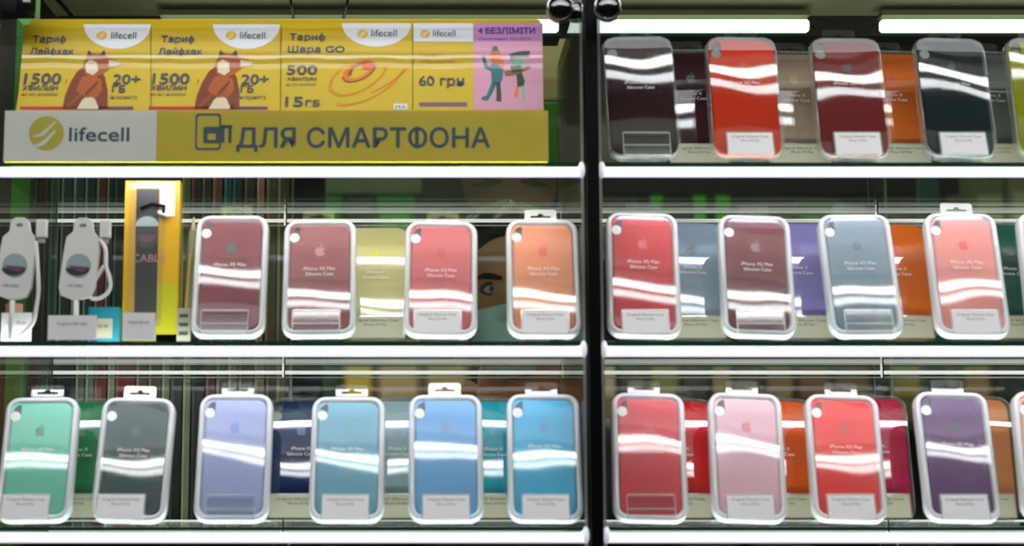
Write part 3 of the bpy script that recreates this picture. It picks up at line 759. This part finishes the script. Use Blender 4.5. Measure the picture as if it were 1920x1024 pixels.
# teal box
a = P(165, 640, .03); c = P(222, 640, .03); h = P(165, 576, .03).z - ST[1]
b = MB(); b.box(-.019, .019, 0, .022, 0, h, mat('teal_box', '#0f7f94', .5), .001); b.box(-.011, .011, -.0006, 0, .006, h - .014, M_CARDC); b.text('10 W', 0, h * .42, -.001, .006, M_INKB, align='c')
o = b.build('small_box'); o.location = ((a.x + c.x) / 2, .03, ST[1] + .0003); tag(o, 'small teal box with a pale label between the looped cable and the yellow box', 'box')
# yellow cable box
Y = .045
a = P(228, 640, Y); c = P(332, 640, Y); wd = c.x - a.x; h = P(250, 338, Y).z - ST[1] - .001
t = thing('cable_box', 'tall yellow and black cable box with a clear window on the middle shelf', 'box', ((a.x + c.x) / 2, Y, ST[1] + .0004))
YB = mat('box_yellow', '#c89a08', .45)
b = MB(); X0, X1 = -wd / 2, wd / 2
b.box(X0, X0 + .014, 0, .02, 0, h, YB); b.box(X1 - .026, X1, 0, .02, 0, h, YB); b.box(X0 + .014, X1 - .026, 0, .02, 0, .028, YB); b.box(X0 + .014, X1 - .026, 0, .02, h - .010, h, mat('box_pale', '#c8c07c', .5))
b.box(X1 - .026, X1, -.0006, 0, .0, .075, mat('box_lime', '#b4ac08', .5)); b.box(X0 + .004, X1, -.0006, 0, 0, .012, mat('box_lime', '', .5)); b.build('frame', t)
b = MB(); b.box(X0 + .014, X1 - .026, .004, .02, .028, h - .010, mat('box_black', '#070f14', .35))
b.text('CABLE', (X0 + X1) / 2 - .003, h * .50, -.0006, .0135, mat('box_pinktext', '#c08c88', .6), width=.040, align='c'); b.build('inner_card', t)
b = MB(); cx = (X0 + X1) / 2 - .006; cz = h * .69; b.plate(circ(cx, cz, .0155, .022, 24), [], .001, .004, mat('coil_grey', '#28343c', .3)); b.plate(circ(cx, cz + .006, .0145, .0125, 20, 0, PI), [], .0004, None, mat('coil_silver', '#b8c4c4', .3)); b.plate(circ(cx, cz - .005, .011, .010, 20, PI, 2 * PI), [], .0004, None, mat('coil_rose', '#6c4448', .3)); b.build('coiled_cable', t)
b = MB(); b.box(X1 - .0245, X1 - .006, -.0012, -.0002, h - .045, h - .002, M_CARD); o = b.build('sticker', t); o['label'] = 'white sticker'
b = MB(); b.box(X0 + .006, X1 - .020, -.003, -.0022, .022, h - .004, film('box_window', milk=.05, r0=.08, rough=.06)); b.build('window', t)
b = MB(); b.tube([(X0 + .02, -.004, h - .036), (X0 + .034, -.004, h - .030), (X0 + .05, -.004, h - .033), (X1 - .020, -.004, h - .042)], .0022, M_BLACK); b.tube([(X1 - .026, -.004, h - .040), (X1 - .014, -.004, h - .046)], .0023, M_WHITE); b.build('wire_tie', t)
# pen-like thing
def stylus(px, py, Y, z1, label, col, lean):
    o0 = P(px, py, Y); 
    b = MB(); h = z1; b.tube([(0, 0, .0), (lean, .004, h)], .0052, mat('stylus ' + col, col, .35), 10); b.tube([(lean, .004, h), (lean * 1.05, .004, h + .006), (lean * 1.1, .004, h + .018)], [.0052, .003, .0012], mat('stylus_tip', '#b8b090', .3), 8)
    b.plate([(lean * .3 - .0015, h * .3), (lean * .3 + .0015, h * .3), (lean * .8 + .0015, h * .8), (lean * .8 - .0015, h * .8)], [], -.0058, None, mat('clip_brass', '#c8a840', .3))
    o = b.build('stylus_pen'); o.location = (o0.x, Y, ST[1] + .0004); tag(o, label, 'stylus')
stylus(345, 640, .07, .145, 'pale olive stylus pen leaning behind the striped price card', '#8a8a68', .008)

# ------------------------------------------------------------------ goods hanging behind the left cabinet
def accessory(px0, px1, py0, py1, Y, col, label, dp=.05, top='#9a9c88', shape=0, group=None):
    a = P(px0, py1, Y); c = P(px1, py1, Y); h = P(px0, py0, Y).z - a.z; wd = c.x - a.x
    col, top = ['#%02x%02x%02x' % tuple(min(235, int(int(c_[k:k + 2], 16) * 1.3) + 3) for k in (1, 3, 5)) for c_ in (col, top)]
    t = thing('accessory_pack', label.replace('hanging behind the left cabinet at ', 'behind the left cabinet at '), 'boxed accessory', ((a.x + c.x) / 2, Y, a.z), group=group or 'accessory packs hanging behind the left cabinet')
    b = MB(); b.box(-wd / 2, wd / 2, 0, dp, 0, h, mat('pack ' + col, col, .4, noise=.15, nscale=60), min(.0015, wd * .2)); b.build('box', t)
    b = MB(); b.box(-wd / 2 + .0005, -wd / 2 + min(.004, wd * .3), -.0012, -.0002, 0, h, mat('packedge ' + top, top, .3)); b.box(-wd * .3, wd * .3, .010, .012, h, h + .001, mat('packedge ' + top, '', .3)); b.build('edge_strip', t)
    return t
cols2 = [(60, 84, '#06100e', '#101c1a', 'black'), (86, 104, '#2c5448', '#5a7c6c', 'grey green'), (107, 128, '#141f1a', '#5a6450', 'near black'), (130, 150, '#0f2a26', '#687058', 'deep teal'), (152, 172, '#10221e', '#687058', 'blackish green'),
         (174, 192, '#5c1c14', '#6c7058', 'rusty red'), (194, 206, '#1a2a24', '#7c8468', 'dark sage'), (208, 226, '#0c1614', '#384840', 'coal black'),
         (336, 352, '#5c5c44', '#8a8a68', 'khaki'), (354, 372, '#1c1410', '#7c2c38', 'dark brown'), (374, 392, '#30241a', '#6a5a44', 'umber'), (394, 412, '#6a3c2c', '#a06c58', 'terracotta'), (416, 430, '#14403c', '#38807c', 'teal'), (432, 450, '#2c3028', '#1c6c7c', 'dark olive'), (454, 474, '#3c3020', '#6c5c40', 'walnut'), (478, 492, '#a06a54', '#c89880', 'salmon brown'), (496, 516, '#463c20', '#786c40', 'mustard brown'), (518, 534, '#4a3c24', '#8c7c54', 'ochre brown')]
for i, (a_, c_, col, top, nm) in enumerate(cols2):
    accessory(a_, c_, 318 + (i * 7) % 14, 650, .47, col, '%s accessory pack hanging behind the left cabinet at middle shelf height' % nm, top=top)
cols3 = [(60, 95, '#060c0c', '#101c1c', 'black'), (98, 132, '#0a1414', '#20302c', 'charcoal'), (134, 150, '#505a4c', '#8c9080', 'grey'), (153, 168, '#6c7468', '#a0a498', 'light grey'), (170, 192, '#742c28', '#8c5048', 'rust red'), (195, 208, '#8c9080', '#a8ac98', 'pale sage'), (210, 246, '#7c1420', '#a03c40', 'crimson'), (249, 270, '#54382c', '#8c8068', 'reddish brown'), (272, 296, '#484430', '#7c7858', 'dark khaki'), (298, 312, '#7c785c', '#a8a488', 'pale khaki'), (315, 336, '#101810', '#40463c', 'blackish olive'), (338, 352, '#84806c', '#a8a488', 'stone grey'), (355, 378, '#0a0f0a', '#2c3428', 'pitch black'), (381, 398, '#541c14', '#74483c', 'oxblood'), (401, 420, '#4c4030', '#7c7054', 'mud brown'), (423, 440, '#786c54', '#9c947c', 'sand'), (443, 470, '#3c3420', '#6c6040', 'dark tan'), (473, 492, '#6c5c3c', '#8c7c58', 'tan'), (495, 512, '#2c2818', '#5c5438', 'dark umber'), (515, 532, '#5c4c30', '#84744c', 'hazel')]
for i, (a_, c_, col, top, nm) in enumerate(cols3):
    accessory(a_, c_, 664 + (i * 5) % 12, 1000, .47, col, '%s accessory pack hanging behind the left cabinet at bottom shelf height' % nm, top=top)
b = MB(); a = P(37, 500, .42); b.box(a.x - .014, a.x + .014, .41, .44, 0, 2.05, mat('green_post', '#44a818', .45), .002); tag(b.build('green_post'), 'bright green upright post at the left end behind the cabinet', 'post')
# dark rack that carries the hanging packs
t = thing('accessory_rack', 'dark rack behind the left cabinet that carries the hanging accessory packs', 'rack', (-.42, .58, 0))
b = MB(); b.box(-.30, .25, .0, .012, .6, 2.02, mat('rack_dark', '#0b120e', .6)); b.build('panel', t)
for row in (1, 2):
    b = MB(); z = P(300, 652 if row == 1 else 1001, .47).z; b.box(-.30, .25, -.12, 0, z - .006, z - .0005, mat('rack_dark', '', .6)); b.build('shelf', t)
for xx in (-.29, .24):
    b = MB(); b.box(xx - .01, xx + .01, .012, .035, 0, 2.02, M_BLACK); b.build('upright', t)

# ------------------------------------------------------------------ back of the shop
def bgbox(name, label, cat, px0, px1, py0, py1, Y, col, dp=.12, group=None, emit=0, noise=.3, rough=.6, bev=.004):
    a = P(px0, py1, Y); c = P(px1, py1, Y); h = P(px0, py0, Y).z - a.z
    b = MB(); wd = c.x - a.x; b.box(-wd / 2, wd / 2, 0, dp, 0, h, mat('bg %s %s %s' % (col, emit, noise), col, rough, emit=emit, noise=0 if emit else noise, nscale=25), bev)
    o = b.build(name); o.location = ((a.x + c.x) / 2, Y, a.z); return tag(o, label, cat, group)
# shelving unit at the back
YS = 1.75
sz = [P(811, q, YS).z for q in (470, 790, 1110)]
t = thing('shop_shelving', 'dark shelving unit at the back of the shop behind the cabinets', 'shelving', (0, YS, 0))
b = MB(); b.box(-.9, 2.2, .36, .38, 0, 2.2, mat('shelving_back', '#1c1a0e', .7, noise=.4, nscale=5)); b.build('back_panel', t)
for z in sz: b = MB(); b.box(-.9, 2.2, 0, .36, z - .018, z, mat('shelving_board', '#241f12', .6)); b.build('shelf', t)
for xx in (-.89, .3, 1.015, 2.19): b = MB(); b.box(xx - .012, xx + .012, -.0, .36, 0, 2.2, mat('shelving_side', '#10140a', .6)); b.build('upright', t)
def on_shelf(k, px0, px1, hh, col, nm, dp=.2, emit=0):
    z = sz[k]; a = P(px0, 0, YS + .03).x; c = P(px1, 0, YS + .03).x
    a = (px0 - XV) / FPX * (YS + .03 + DIST); c = (px1 - XV) / FPX * (YS + .03 + DIST); wd = c - a
    t = thing('stock_box', '%s box on the shelving at the back of the shop' % nm, 'box', ((a + c) / 2, YS + .03, z + .0005), group='boxes on the back shelving')
    b = MB(); b.box(-wd / 2, wd / 2, 0, dp, 0, hh, mat('stock ' + col, col, .55, noise=.3, nscale=12), .003); b.build('carton', t)
    b = MB(); b.box(-wd * .38, wd * .38, -.0012, -.0002, hh * .3, hh * .7, mat('stocklabel ' + nm, tuple(min(1, v * 1.9 + .01) for v in lin(col)), .5)); b.build('label_patch', t)
for px0, px1, hh, col, nm in ((470, 545, .20, '#6c5f3c', 'khaki'), (560, 640, .15, '#1c7812', 'leaf green'), (646, 700, .17, '#0c240c', 'blackish green'), (705, 775, .14, '#257a14', 'grass green'), (1075, 1150, .10, '#3c2c18', 'dark brown'),
    (1350, 1395, .13, '#1f5c10', 'moss green'), (1400, 1500, .11, '#153c0c', 'forest green'), (1505, 1590, .12, '#2c5c18', 'dull green'), (1596, 1638, .12, '#0f3c1c', 'pine green'), (1840, 1900, .19, '#6c704c', 'sage khaki'), (1905, 1990, .2, '#80805c', 'light khaki')):
    on_shelf(0, px0, px1, hh, col, nm + ' upper shelf')
for px0, px1, hh, col, nm in ((545, 560, .20, '#78301c', 'brick'), (565, 640, .17, '#0f300c', 'dark green'), (643, 700, .18, '#b09408', 'yellow'), (704, 790, .19, '#9c8458', 'beige'), (793, 880, .2, '#8c7444', 'tan'),
    (1130, 1155, .18, '#8c7c58', 'sandy'), (1160, 1215, .19, '#30240f', 'dark cocoa'), (1218, 1275, .18, '#5c6018', 'olive'), (1279, 1330, .18, '#241c10', 'near black'), (1334, 1372, .19, '#6c5c34', 'camel'), (1376, 1430, .17, '#3c2814', 'chestnut'), (1434, 1490, .18, '#5c4c24', 'bronze'), (1494, 1560, .18, '#543814', 'toffee'), (1564, 1632, .17, '#4c3c14', 'brownish'), (1668, 1730, .19, '#6c6428', 'olive gold'), (1734, 1800, .18, '#3c3c14', 'dark olive'), (1804, 1860, .19, '#6c5420', 'ochre'), (1864, 1935, .18, '#1c2010', 'charcoal')):
    on_shelf(1, px0, px1, hh, col, nm + ' middle shelf')
for px0, px1, hh, col, nm in ((560, 640, .17, '#2c2c14', 'dark moss'), (660, 760, .15, '#3c3420', 'earth brown'), (780, 900, .16, '#54482c', 'dun'), (1140, 1250, .17, '#142420', 'slate'), (1270, 1380, .15, '#302418', 'mocha'), (1400, 1520, .17, '#202c1c', 'fern black'), (1665, 1740, .16, '#102420', 'deep sea green'), (1860, 1980, .16, '#182018', 'soot')):
    on_shelf(2, px0, px1, hh, col, nm + ' lower shelf')
# green sign with a ring and a bar
z = P(1280, 400, 1.5); t = thing('green_sign', 'dark sign with a glowing green ring and bar at the back of the shop', 'sign', (z.x, 1.5, z.z))
b = MB(); b.box(-.10, .15, 0, .02, -.07, .09, mat('sign_board', '#0b1a06', .5)); b.build('board', t)
G = mat('sign_green', '#3c9c0c', .5, emit=.45)
b = MB(); b.plate(rrect(.115, .135, .03, 5, -.01, 0), [rrect(.07, .09, .02, 5, -.01, 0)], -.012, 0, G); b.build('ring', t)
b = MB(); b.plate(rrect(.028, .135, .008, 4, .085, 0), [], -.012, 0, G); b.build('bar', t)
for xx in (-.09, .14):
    b = MB(); b.box(xx - .004, xx + .004, .005, .015, .09, 2.8 - z.z, M_BLACK); b.build('hanger', t)
bgbox('green_banner', 'green hanging panel behind the right end of the yellow tariff display', 'panel', 1000, 1078, 190, 330, .60, '#4c9c20', dp=.01)
bgbox('olive_banner', 'dim olive panel above the green panel beside the tariff display', 'panel', 1000, 1078, 72, 188, .60, '#8c8440', dp=.01)
bgbox('dark_banner', 'dark green banner hanging at the left behind the tariff display', 'banner', -20, 60, 36, 330, .62, '#06200c', dp=.01)
bgbox('teal_column', 'dark green teal column behind the salmon pink phone case', 'column', 1800, 1842, 318, 2400, 1.2, '#1c4c3c', dp=.02)
for nm, lb, px0, px1, Y, cl in (('header_board', 'pale grey green header board hung over the back shelving', 500, 790, 1.55, '#8c9c74'), ('header_board', 'brown header board hung over the back shelving behind the right cabinet', 1128, 1800, 1.35, '#2c1a0e')):
    a = P(px0, 364, Y); c = P(px1, 364, Y); hb = P(px0, 318, Y).z - a.z
    t = thing(nm, lb, 'board', ((a.x + c.x) / 2, Y, a.z)); wd = c.x - a.x
    b = MB(); b.box(-wd / 2, wd / 2, 0, .02, 0, hb, mat('header ' + cl, cl, .6, noise=.3, nscale=10), .003); b.build('board', t)
    for xx in (-wd * .4, wd * .4):
        b = MB(); b.box(xx - .004, xx + .004, .006, .014, hb, 2.8 - a.z, M_BLACK); b.build('hanger', t)
# cables over the tariff display
for (x0_, x1_, nm) in ((100, 138, 'slanting at the upper left corner above the tariff display'), (543, 550, 'hanging near the middle above the tariff display'), (654, 644, 'hanging right of the middle above the tariff display')):
    a = P(x0_, -10, .18); c = P(x1_, 34, .30)
    b = MB(); b.tube([a, (a + c) / 2 + Vector((.0005, 0, 0)), c], .0028 if x0_ == 100 else .0018, M_BLACK); tag(b.build('black_cable'), 'thin black cable ' + nm, 'cable')
t = thing('door_bracket', 'dark metal bracket at the upper left corner of the left cabinet', 'bracket', P(30, 10, .04))
b = MB(); b.box(-.03, .02, -.01, .02, -.012, .03, M_BLACK, .002); b.lathe([(.01, -.012), (.012, -.01), (.012, .012), (.009, .014)], (.016, -.012, 0), M_BLACK, 'z', 14); b.build('plate', t)
b = MB(); b.box(.015, .024, -.026, -.018, -.004, .012, mat('bolt_steel', '#b0b4a8', .2, metal=.6), .001); b.build('bolt', t)

# ------------------------------------------------------------------ person behind the cabinet
HY = .60
eye = P(915, 540, HY - .085); hc = Vector((eye.x + .036, HY, eye.z))
def itp(t, tab):
    for (a, va), (c, vc) in zip(tab, tab[1:]):
        if t <= c:
            u = (t - a) / (c - a); u = u * u * (3 - 2 * u) if False else u
            return va + (vc - va) * u
    return tab[-1][1]
TW = [(-1, .004), (-.93, .036), (-.75, .051), (-.5, .062), (-.2, .071), (0, .076), (.3, .079), (.6, .071), (.85, .047), (1, .003)]
TF = [(-1, .030), (-.93, .082), (-.75, .094), (-.5, .093), (-.2, .091), (0, .088), (.15, .094), (.4, .093), (.65, .080), (.85, .055), (1, .003)]
TB = [(-1, .004), (-.9, .03), (-.6, .055), (-.3, .080), (0, .096), (.3, .101), (.6, .090), (.85, .056), (1, .003)]
HH = .128
def head(az, t, off=0):
    az = (az + PI) % (2 * PI) - PI
    wd, f, bk = itp(t, TW), itp(t, TF), itp(t, TB)
    s, c = math.sin(az), math.cos(az)
    y = -f * c if c > 0 else -bk * c
    x = wd * (abs(s) ** .9) * (1 if s >= 0 else -1)
    g = math.exp(-(az / .20) ** 2)
    y -= g * max(0, min(1, (.05 - t) / .33)) * max(0, min(1, (t + .42) / .10)) * .026
    y += .011 * (math.exp(-((az - .42) / .2) ** 2 - ((t) / .09) ** 2) + math.exp(-((az + .42) / .2) ** 2 - (t / .09) ** 2))
    y -= .004 * (math.exp(-((abs(az) - .45) / .3) ** 2 - ((t - .17) / .06) ** 2))
    v = Vector((x, y, t * HH)); n = Vector((x / .078 ** 2, y / .1 ** 2, v.z / HH ** 2))
    return hc + v + (n.normalized() * off if n.length else Vector())
SK = mat('skin', '#c08c60', .5, noise=.2, nscale=30)
pr = thing('person', 'person behind the left cabinet in pale teal face mask, dark jacket and orange brown collar', 'person', (hc.x, HY + .03, 0))
TP = Matrix.Translation(-Vector(pr.location))
def skin_body(name, verts, edges, mtl, root=0, sub=2, extra=None):
    me = bpy.data.meshes.new(name); bm = bmesh.new(); sk = bm.verts.layers.skin.verify()
    vv = []
    for i, (p, r) in enumerate(verts):
        v = bm.verts.new(TP @ Vector(p)); v[sk].radius = (r, r) if not isinstance(r, tuple) else r; v[sk].use_root = (i == root); vv.append(v)
    for a, c in edges: bm.edges.new((vv[a], vv[c]))
    bm.to_mesh(me); bm.free(); o = bpy.data.objects.new(name, me); COL.objects.link(o); o.parent = pr
    m = o.modifiers.new('skin', 'SKIN'); m.use_smooth_shade = True; o.modifiers.new('sub', 'SUBSURF').levels = sub; o.modifiers['sub'].render_levels = sub
    dg = bpy.context.evaluated_depsgraph_get(); nm = bpy.data.meshes.new_from_object(o.evaluated_get(dg)); o.modifiers.clear(); o.data = nm
    nm.materials.clear(); nm.materials.append(mtl)
    if extra:
        mb, = extra; bm = bmesh.new(); bm.from_mesh(nm)
        vs_ = [bm.verts.new(TP @ Vector(v)) for v in mb.v]
        for f, s in zip(mb.f, mb.sm):
            try: bm.faces.new([vs_[k] for k in f]).smooth = True
            except ValueError: pass
        bm.to_mesh(nm); bm.free()
    return o
bx, by, bz = hc.x, HY + .03, hc.z
sh = bz - .245                                    # shoulder height
hm = MB(); rings = []
for i in range(49):
    t_ = -math.cos(PI * i / 48); rings.append([head(2 * PI * k / 64, t_) for k in range(64)])
hm.loft(rings, SK, True, True)
for s in (-1, 1):                                 # ears
    for k in range(1):
        c = hc + Vector((s * .079, .012, -.004)); pts = []
        hm.tube([c + Vector((s * .004 * math.sin(a) ** 2, .014 * math.cos(a) + .004, .029 * math.sin(a))) for a in [PI * 2 * q / 14 for q in range(15)]], .005, SK, 8)
        hm.ball(c + Vector((0, .004, -.002)), .006, .013, .024, SK, 12)
body = [((bx, by, 1.0), .12), ((bx, by, 1.18), .115), ((bx, by, sh - .06), .12), ((bx, by + .005, sh + .03), .075), ((bx, by - .005, sh + .09), .052), ((bx, by - .012, bz - .07), .054)]
edg = [(0, 1), (1, 2), (2, 3), (3, 4), (4, 5)]
def limb(lst, frm, pts):
    p = frm
    for q in pts: lst[0].append(q); lst[1].append((p, len(lst[0]) - 1)); p = len(lst[0]) - 1
    return p
BB = (body, edg)
for s in (-1, 1):
    e_ = limb(BB, 2, [((bx + s * .15, by, sh - .02), .055), ((bx + s * .20, by + .01, sh - .14), .045), ((bx + s * .225, by + .02, sh - .30), .038), ((bx + s * .225, by - .02, sh - .42), .033), ((bx + s * .215, by - .06, sh - .54), .024), ((bx + s * .213, by - .075, sh - .59), .030), ((bx + s * .210, by - .085, sh - .625), .030)])
    for k, (fo, ln) in enumerate(((-.024, .062), (-.008, .072), (.008, .068), (.023, .055))):
        limb(BB, e_, [((bx + s * .208, by - .09 + fo, sh - .645), .0105), ((bx + s * .200, by - .094 + fo, sh - .655 - ln * .5), .009), ((bx + s * .188, by - .094 + fo, sh - .655 - ln), .0075)])
    limb(BB, e_ - 1, [((bx + s * .200, by - .112, sh - .60), .012), ((bx + s * .190, by - .125, sh - .635), .0105), ((bx + s * .184, by - .13, sh - .66), .009)])
    limb(BB, 0, [((bx + s * .09, by, .90), .088), ((bx + s * .10, by - .01, .70), .072), ((bx + s * .10, by - .015, .50), .054), ((bx + s * .10, by + .005, .34), .052), ((bx + s * .10, by + .01, .10), .034), ((bx + s * .105, by - .06, .045), .034), ((bx + s * .108, by - .13, .032), .028)])
skin_body('body', body, edg, SK, 0, 1, (hm,))
JK = mat('jacket_black', '#0c1014', .7)
jb = [((bx, by, .92), .155), ((bx, by, 1.10), .142), ((bx, by, sh - .06), .146), ((bx, by + .012, sh + .045), .088)]
je = [(0, 1), (1, 2), (2, 3)]; J = (jb, je)
for s in (-1, 1): limb(J, 2, [((bx + s * .155, by, sh - .01), .075), ((bx + s * .205, by + .01, sh - .14), .062), ((bx + s * .228, by + .02, sh - .30), .053), ((bx + s * .225, by - .02, sh - .42), .047), ((bx + s * .216, by - .055, sh - .53), .040)])
skin_body('jacket', jb, je, JK)
tb = [((bx, by, .96), .145), ((bx, by, .90), .13)]; te = [(0, 1)]; TT = (tb, te)
for s in (-1, 1): limb(TT, 1, [((bx + s * .095, by, .80), .098), ((bx + s * .10, by - .01, .52), .072), ((bx + s * .10, by, .34), .066), ((bx + s * .10, by + .01, .08), .056)])
skin_body('trousers', tb, te, mat('denim', '#1c2838', .8))
for s in (-1, 1):
    b = MB(); b.x = TP; rr = []
    for q, wq, hq in ((.05, .020, .05), (.04, .036, .07), (0, .040, .075), (-.08, .045, .055), (-.14, .043, .042), (-.18, .028, .03), (-.192, .01, .015)):
        rr.append([Vector((bx + s * .105 + wq * math.cos(a), by - .0 + q, max(0.0, hq * .5 + hq * .55 * math.sin(a)))) for a in [2 * PI * k / 16 for k in range(16)]])
    b.loft(rr, mat('shoe', '#14140f', .5), True, True); b.build('shoe', pr)
b = MB(); b.x = TP                                   # collar
OC = mat('collar_orange', '#b06420', .8, noise=.25, nscale=50); rr = []
for k in range(41):
    a = -PI * .93 + PI * 1.86 * k / 40; cx = bx + .012 + .080 * math.sin(a); cy = by - .005 + .078 * math.cos(a) * -1; tall = .060 + .055 * max(0, math.sin(a)) + .004 * math.sin(k * 1.7)
    c = Vector((cx, cy, sh + .045)); nrm = Vector((math.sin(a), -math.cos(a), 0))
    rr.append([c + nrm * (.019 * math.cos(q)) + Vector((0, 0, tall * (.5 + .5 * math.sin(q)))) for q in [2 * PI * j / 12 for j in range(12)]])
b.loft(rr, OC, True, True); b.build('collar', pr)
b = MB(); b.x = TP                                   # eyes
for s in (-1, 1):
    c = head(s * .42, -.005, -.0065); b.ball(c, .0125, .0115, .0118, mat('eye_white', '#c8c0b4', .2), 18)
    b.ball(c + Vector((0, -.0078, 0)), .0062, .0044, .0062, mat('iris', '#2c4444', .15), 14); b.ball(c + Vector((0, -.0112, 0)), .0028, .0016, .0028, mat('pupil', '#020404', .1), 10)
b.build('eyes', pr)
b = MB(); b.x = TP; LD = mat('lid', '#6a4432', .6); BR = mat('brow', '#1c140e', .8)
for s in (-1, 1):
    c = head(s * .42, -.005, -.0065)
    for sg, m_, rr_ in ((1, LD, .0030), (-1, LD, .0022)):
        b.tube([c + Vector((.0165 * math.cos(a), -.0105 * math.sin(a) - .0015, sg * .0085 * math.sin(a))) for a in [PI * k / 12 for k in range(13)]], rr_, m_, 8)
    b.tube([c + Vector((.015 * math.cos(a), -.0125 * math.sin(a) - .0025, .0098 * math.sin(a))) for a in [PI * k / 12 for k in range(13)]], .0012, BR, 6)
b.build('eyelids', pr)
b = MB(); b.x = TP
for s in (-1, 1): b.tube([head(s * q, .105 + .035 * math.sin((q - .15) / .7 * PI), .0015) for q in [.16 + .62 * k / 12 for k in range(13)]], [.002 + .0028 * math.sin(PI * min(1, (k + 1) / 12)) for k in range(13)], BR, 6)
b.build('eyebrows', pr)
b = MB(); b.x = TP; rows = []                        # mask with pleats
for j in range(27):
    u = j / 26; t_ = -.27 - .73 * u; row = []
    for k in range(33):
        a = (-1 + 2 * k / 32) * (1.22 - .10 * u); pl = .0016 * abs(((u * 6) % 1) - .5) * 2 * math.cos(a) 
        tt = max(-.99, t_ - .04 * math.cos(a * 1.2)) if u > .5 else t_ + (.07 * math.cos(a * 1.4) ** 2) * (1 - u * 2)
        p = head(a, max(tt, -.985), .0055 + pl + .004 * math.cos(a) * math.sin(PI * u)); row.append(p)
    rows.append(row)
b.loft(rows, mat('mask_teal', '#c4e6e2', .75, noise=.12, nscale=200), closed=False); mk = b.build('face_mask', pr)
mk.modifiers.new('thickness', 'SOLIDIFY').thickness = .0015
b = MB(); b.x = TP; pp = [head(a, -.24 + .16 * (a - 1.15) / .5, .004) for a in [1.12 + .5 * k / 8 for k in range(9)]]
b.tube([pt_ for pt_ in pp], .0016, M_WHITE, 6); b.tube([hc + Vector((-(q - hc).x, (q - hc).y, (q - hc).z)) for q in pp], .0016, M_WHITE, 6); b.build('mask_loop', mk)
b = MB(); b.x = TP; rows = []                        # hair
hr = random.Random(2)
for i in range(30):
    t_ = 1.0 - 1.35 * i / 29; row = []
    for k in range(73):
        a = -PI + 2 * PI * k / 72; front = max(0, math.cos(a)); lim = -.35 + (.98) * front ** .7 if front > 0 else -.35
        tt = max(t_, lim); tt = max(-.99, min(.995, tt)); th = .020 * min(1, max(.12, (t_ - lim) / .12 + .25)) + .004 * math.sin(a * 9 + i * .4) * (1 if t_ > lim else .2)
        row.append(head(a, tt, th) )
    rows.append(row)
b.loft(rows, mat('hair_dark', '#150f0a', .6, noise=.5, nscale=150), closed=False); b.build('hair', pr)
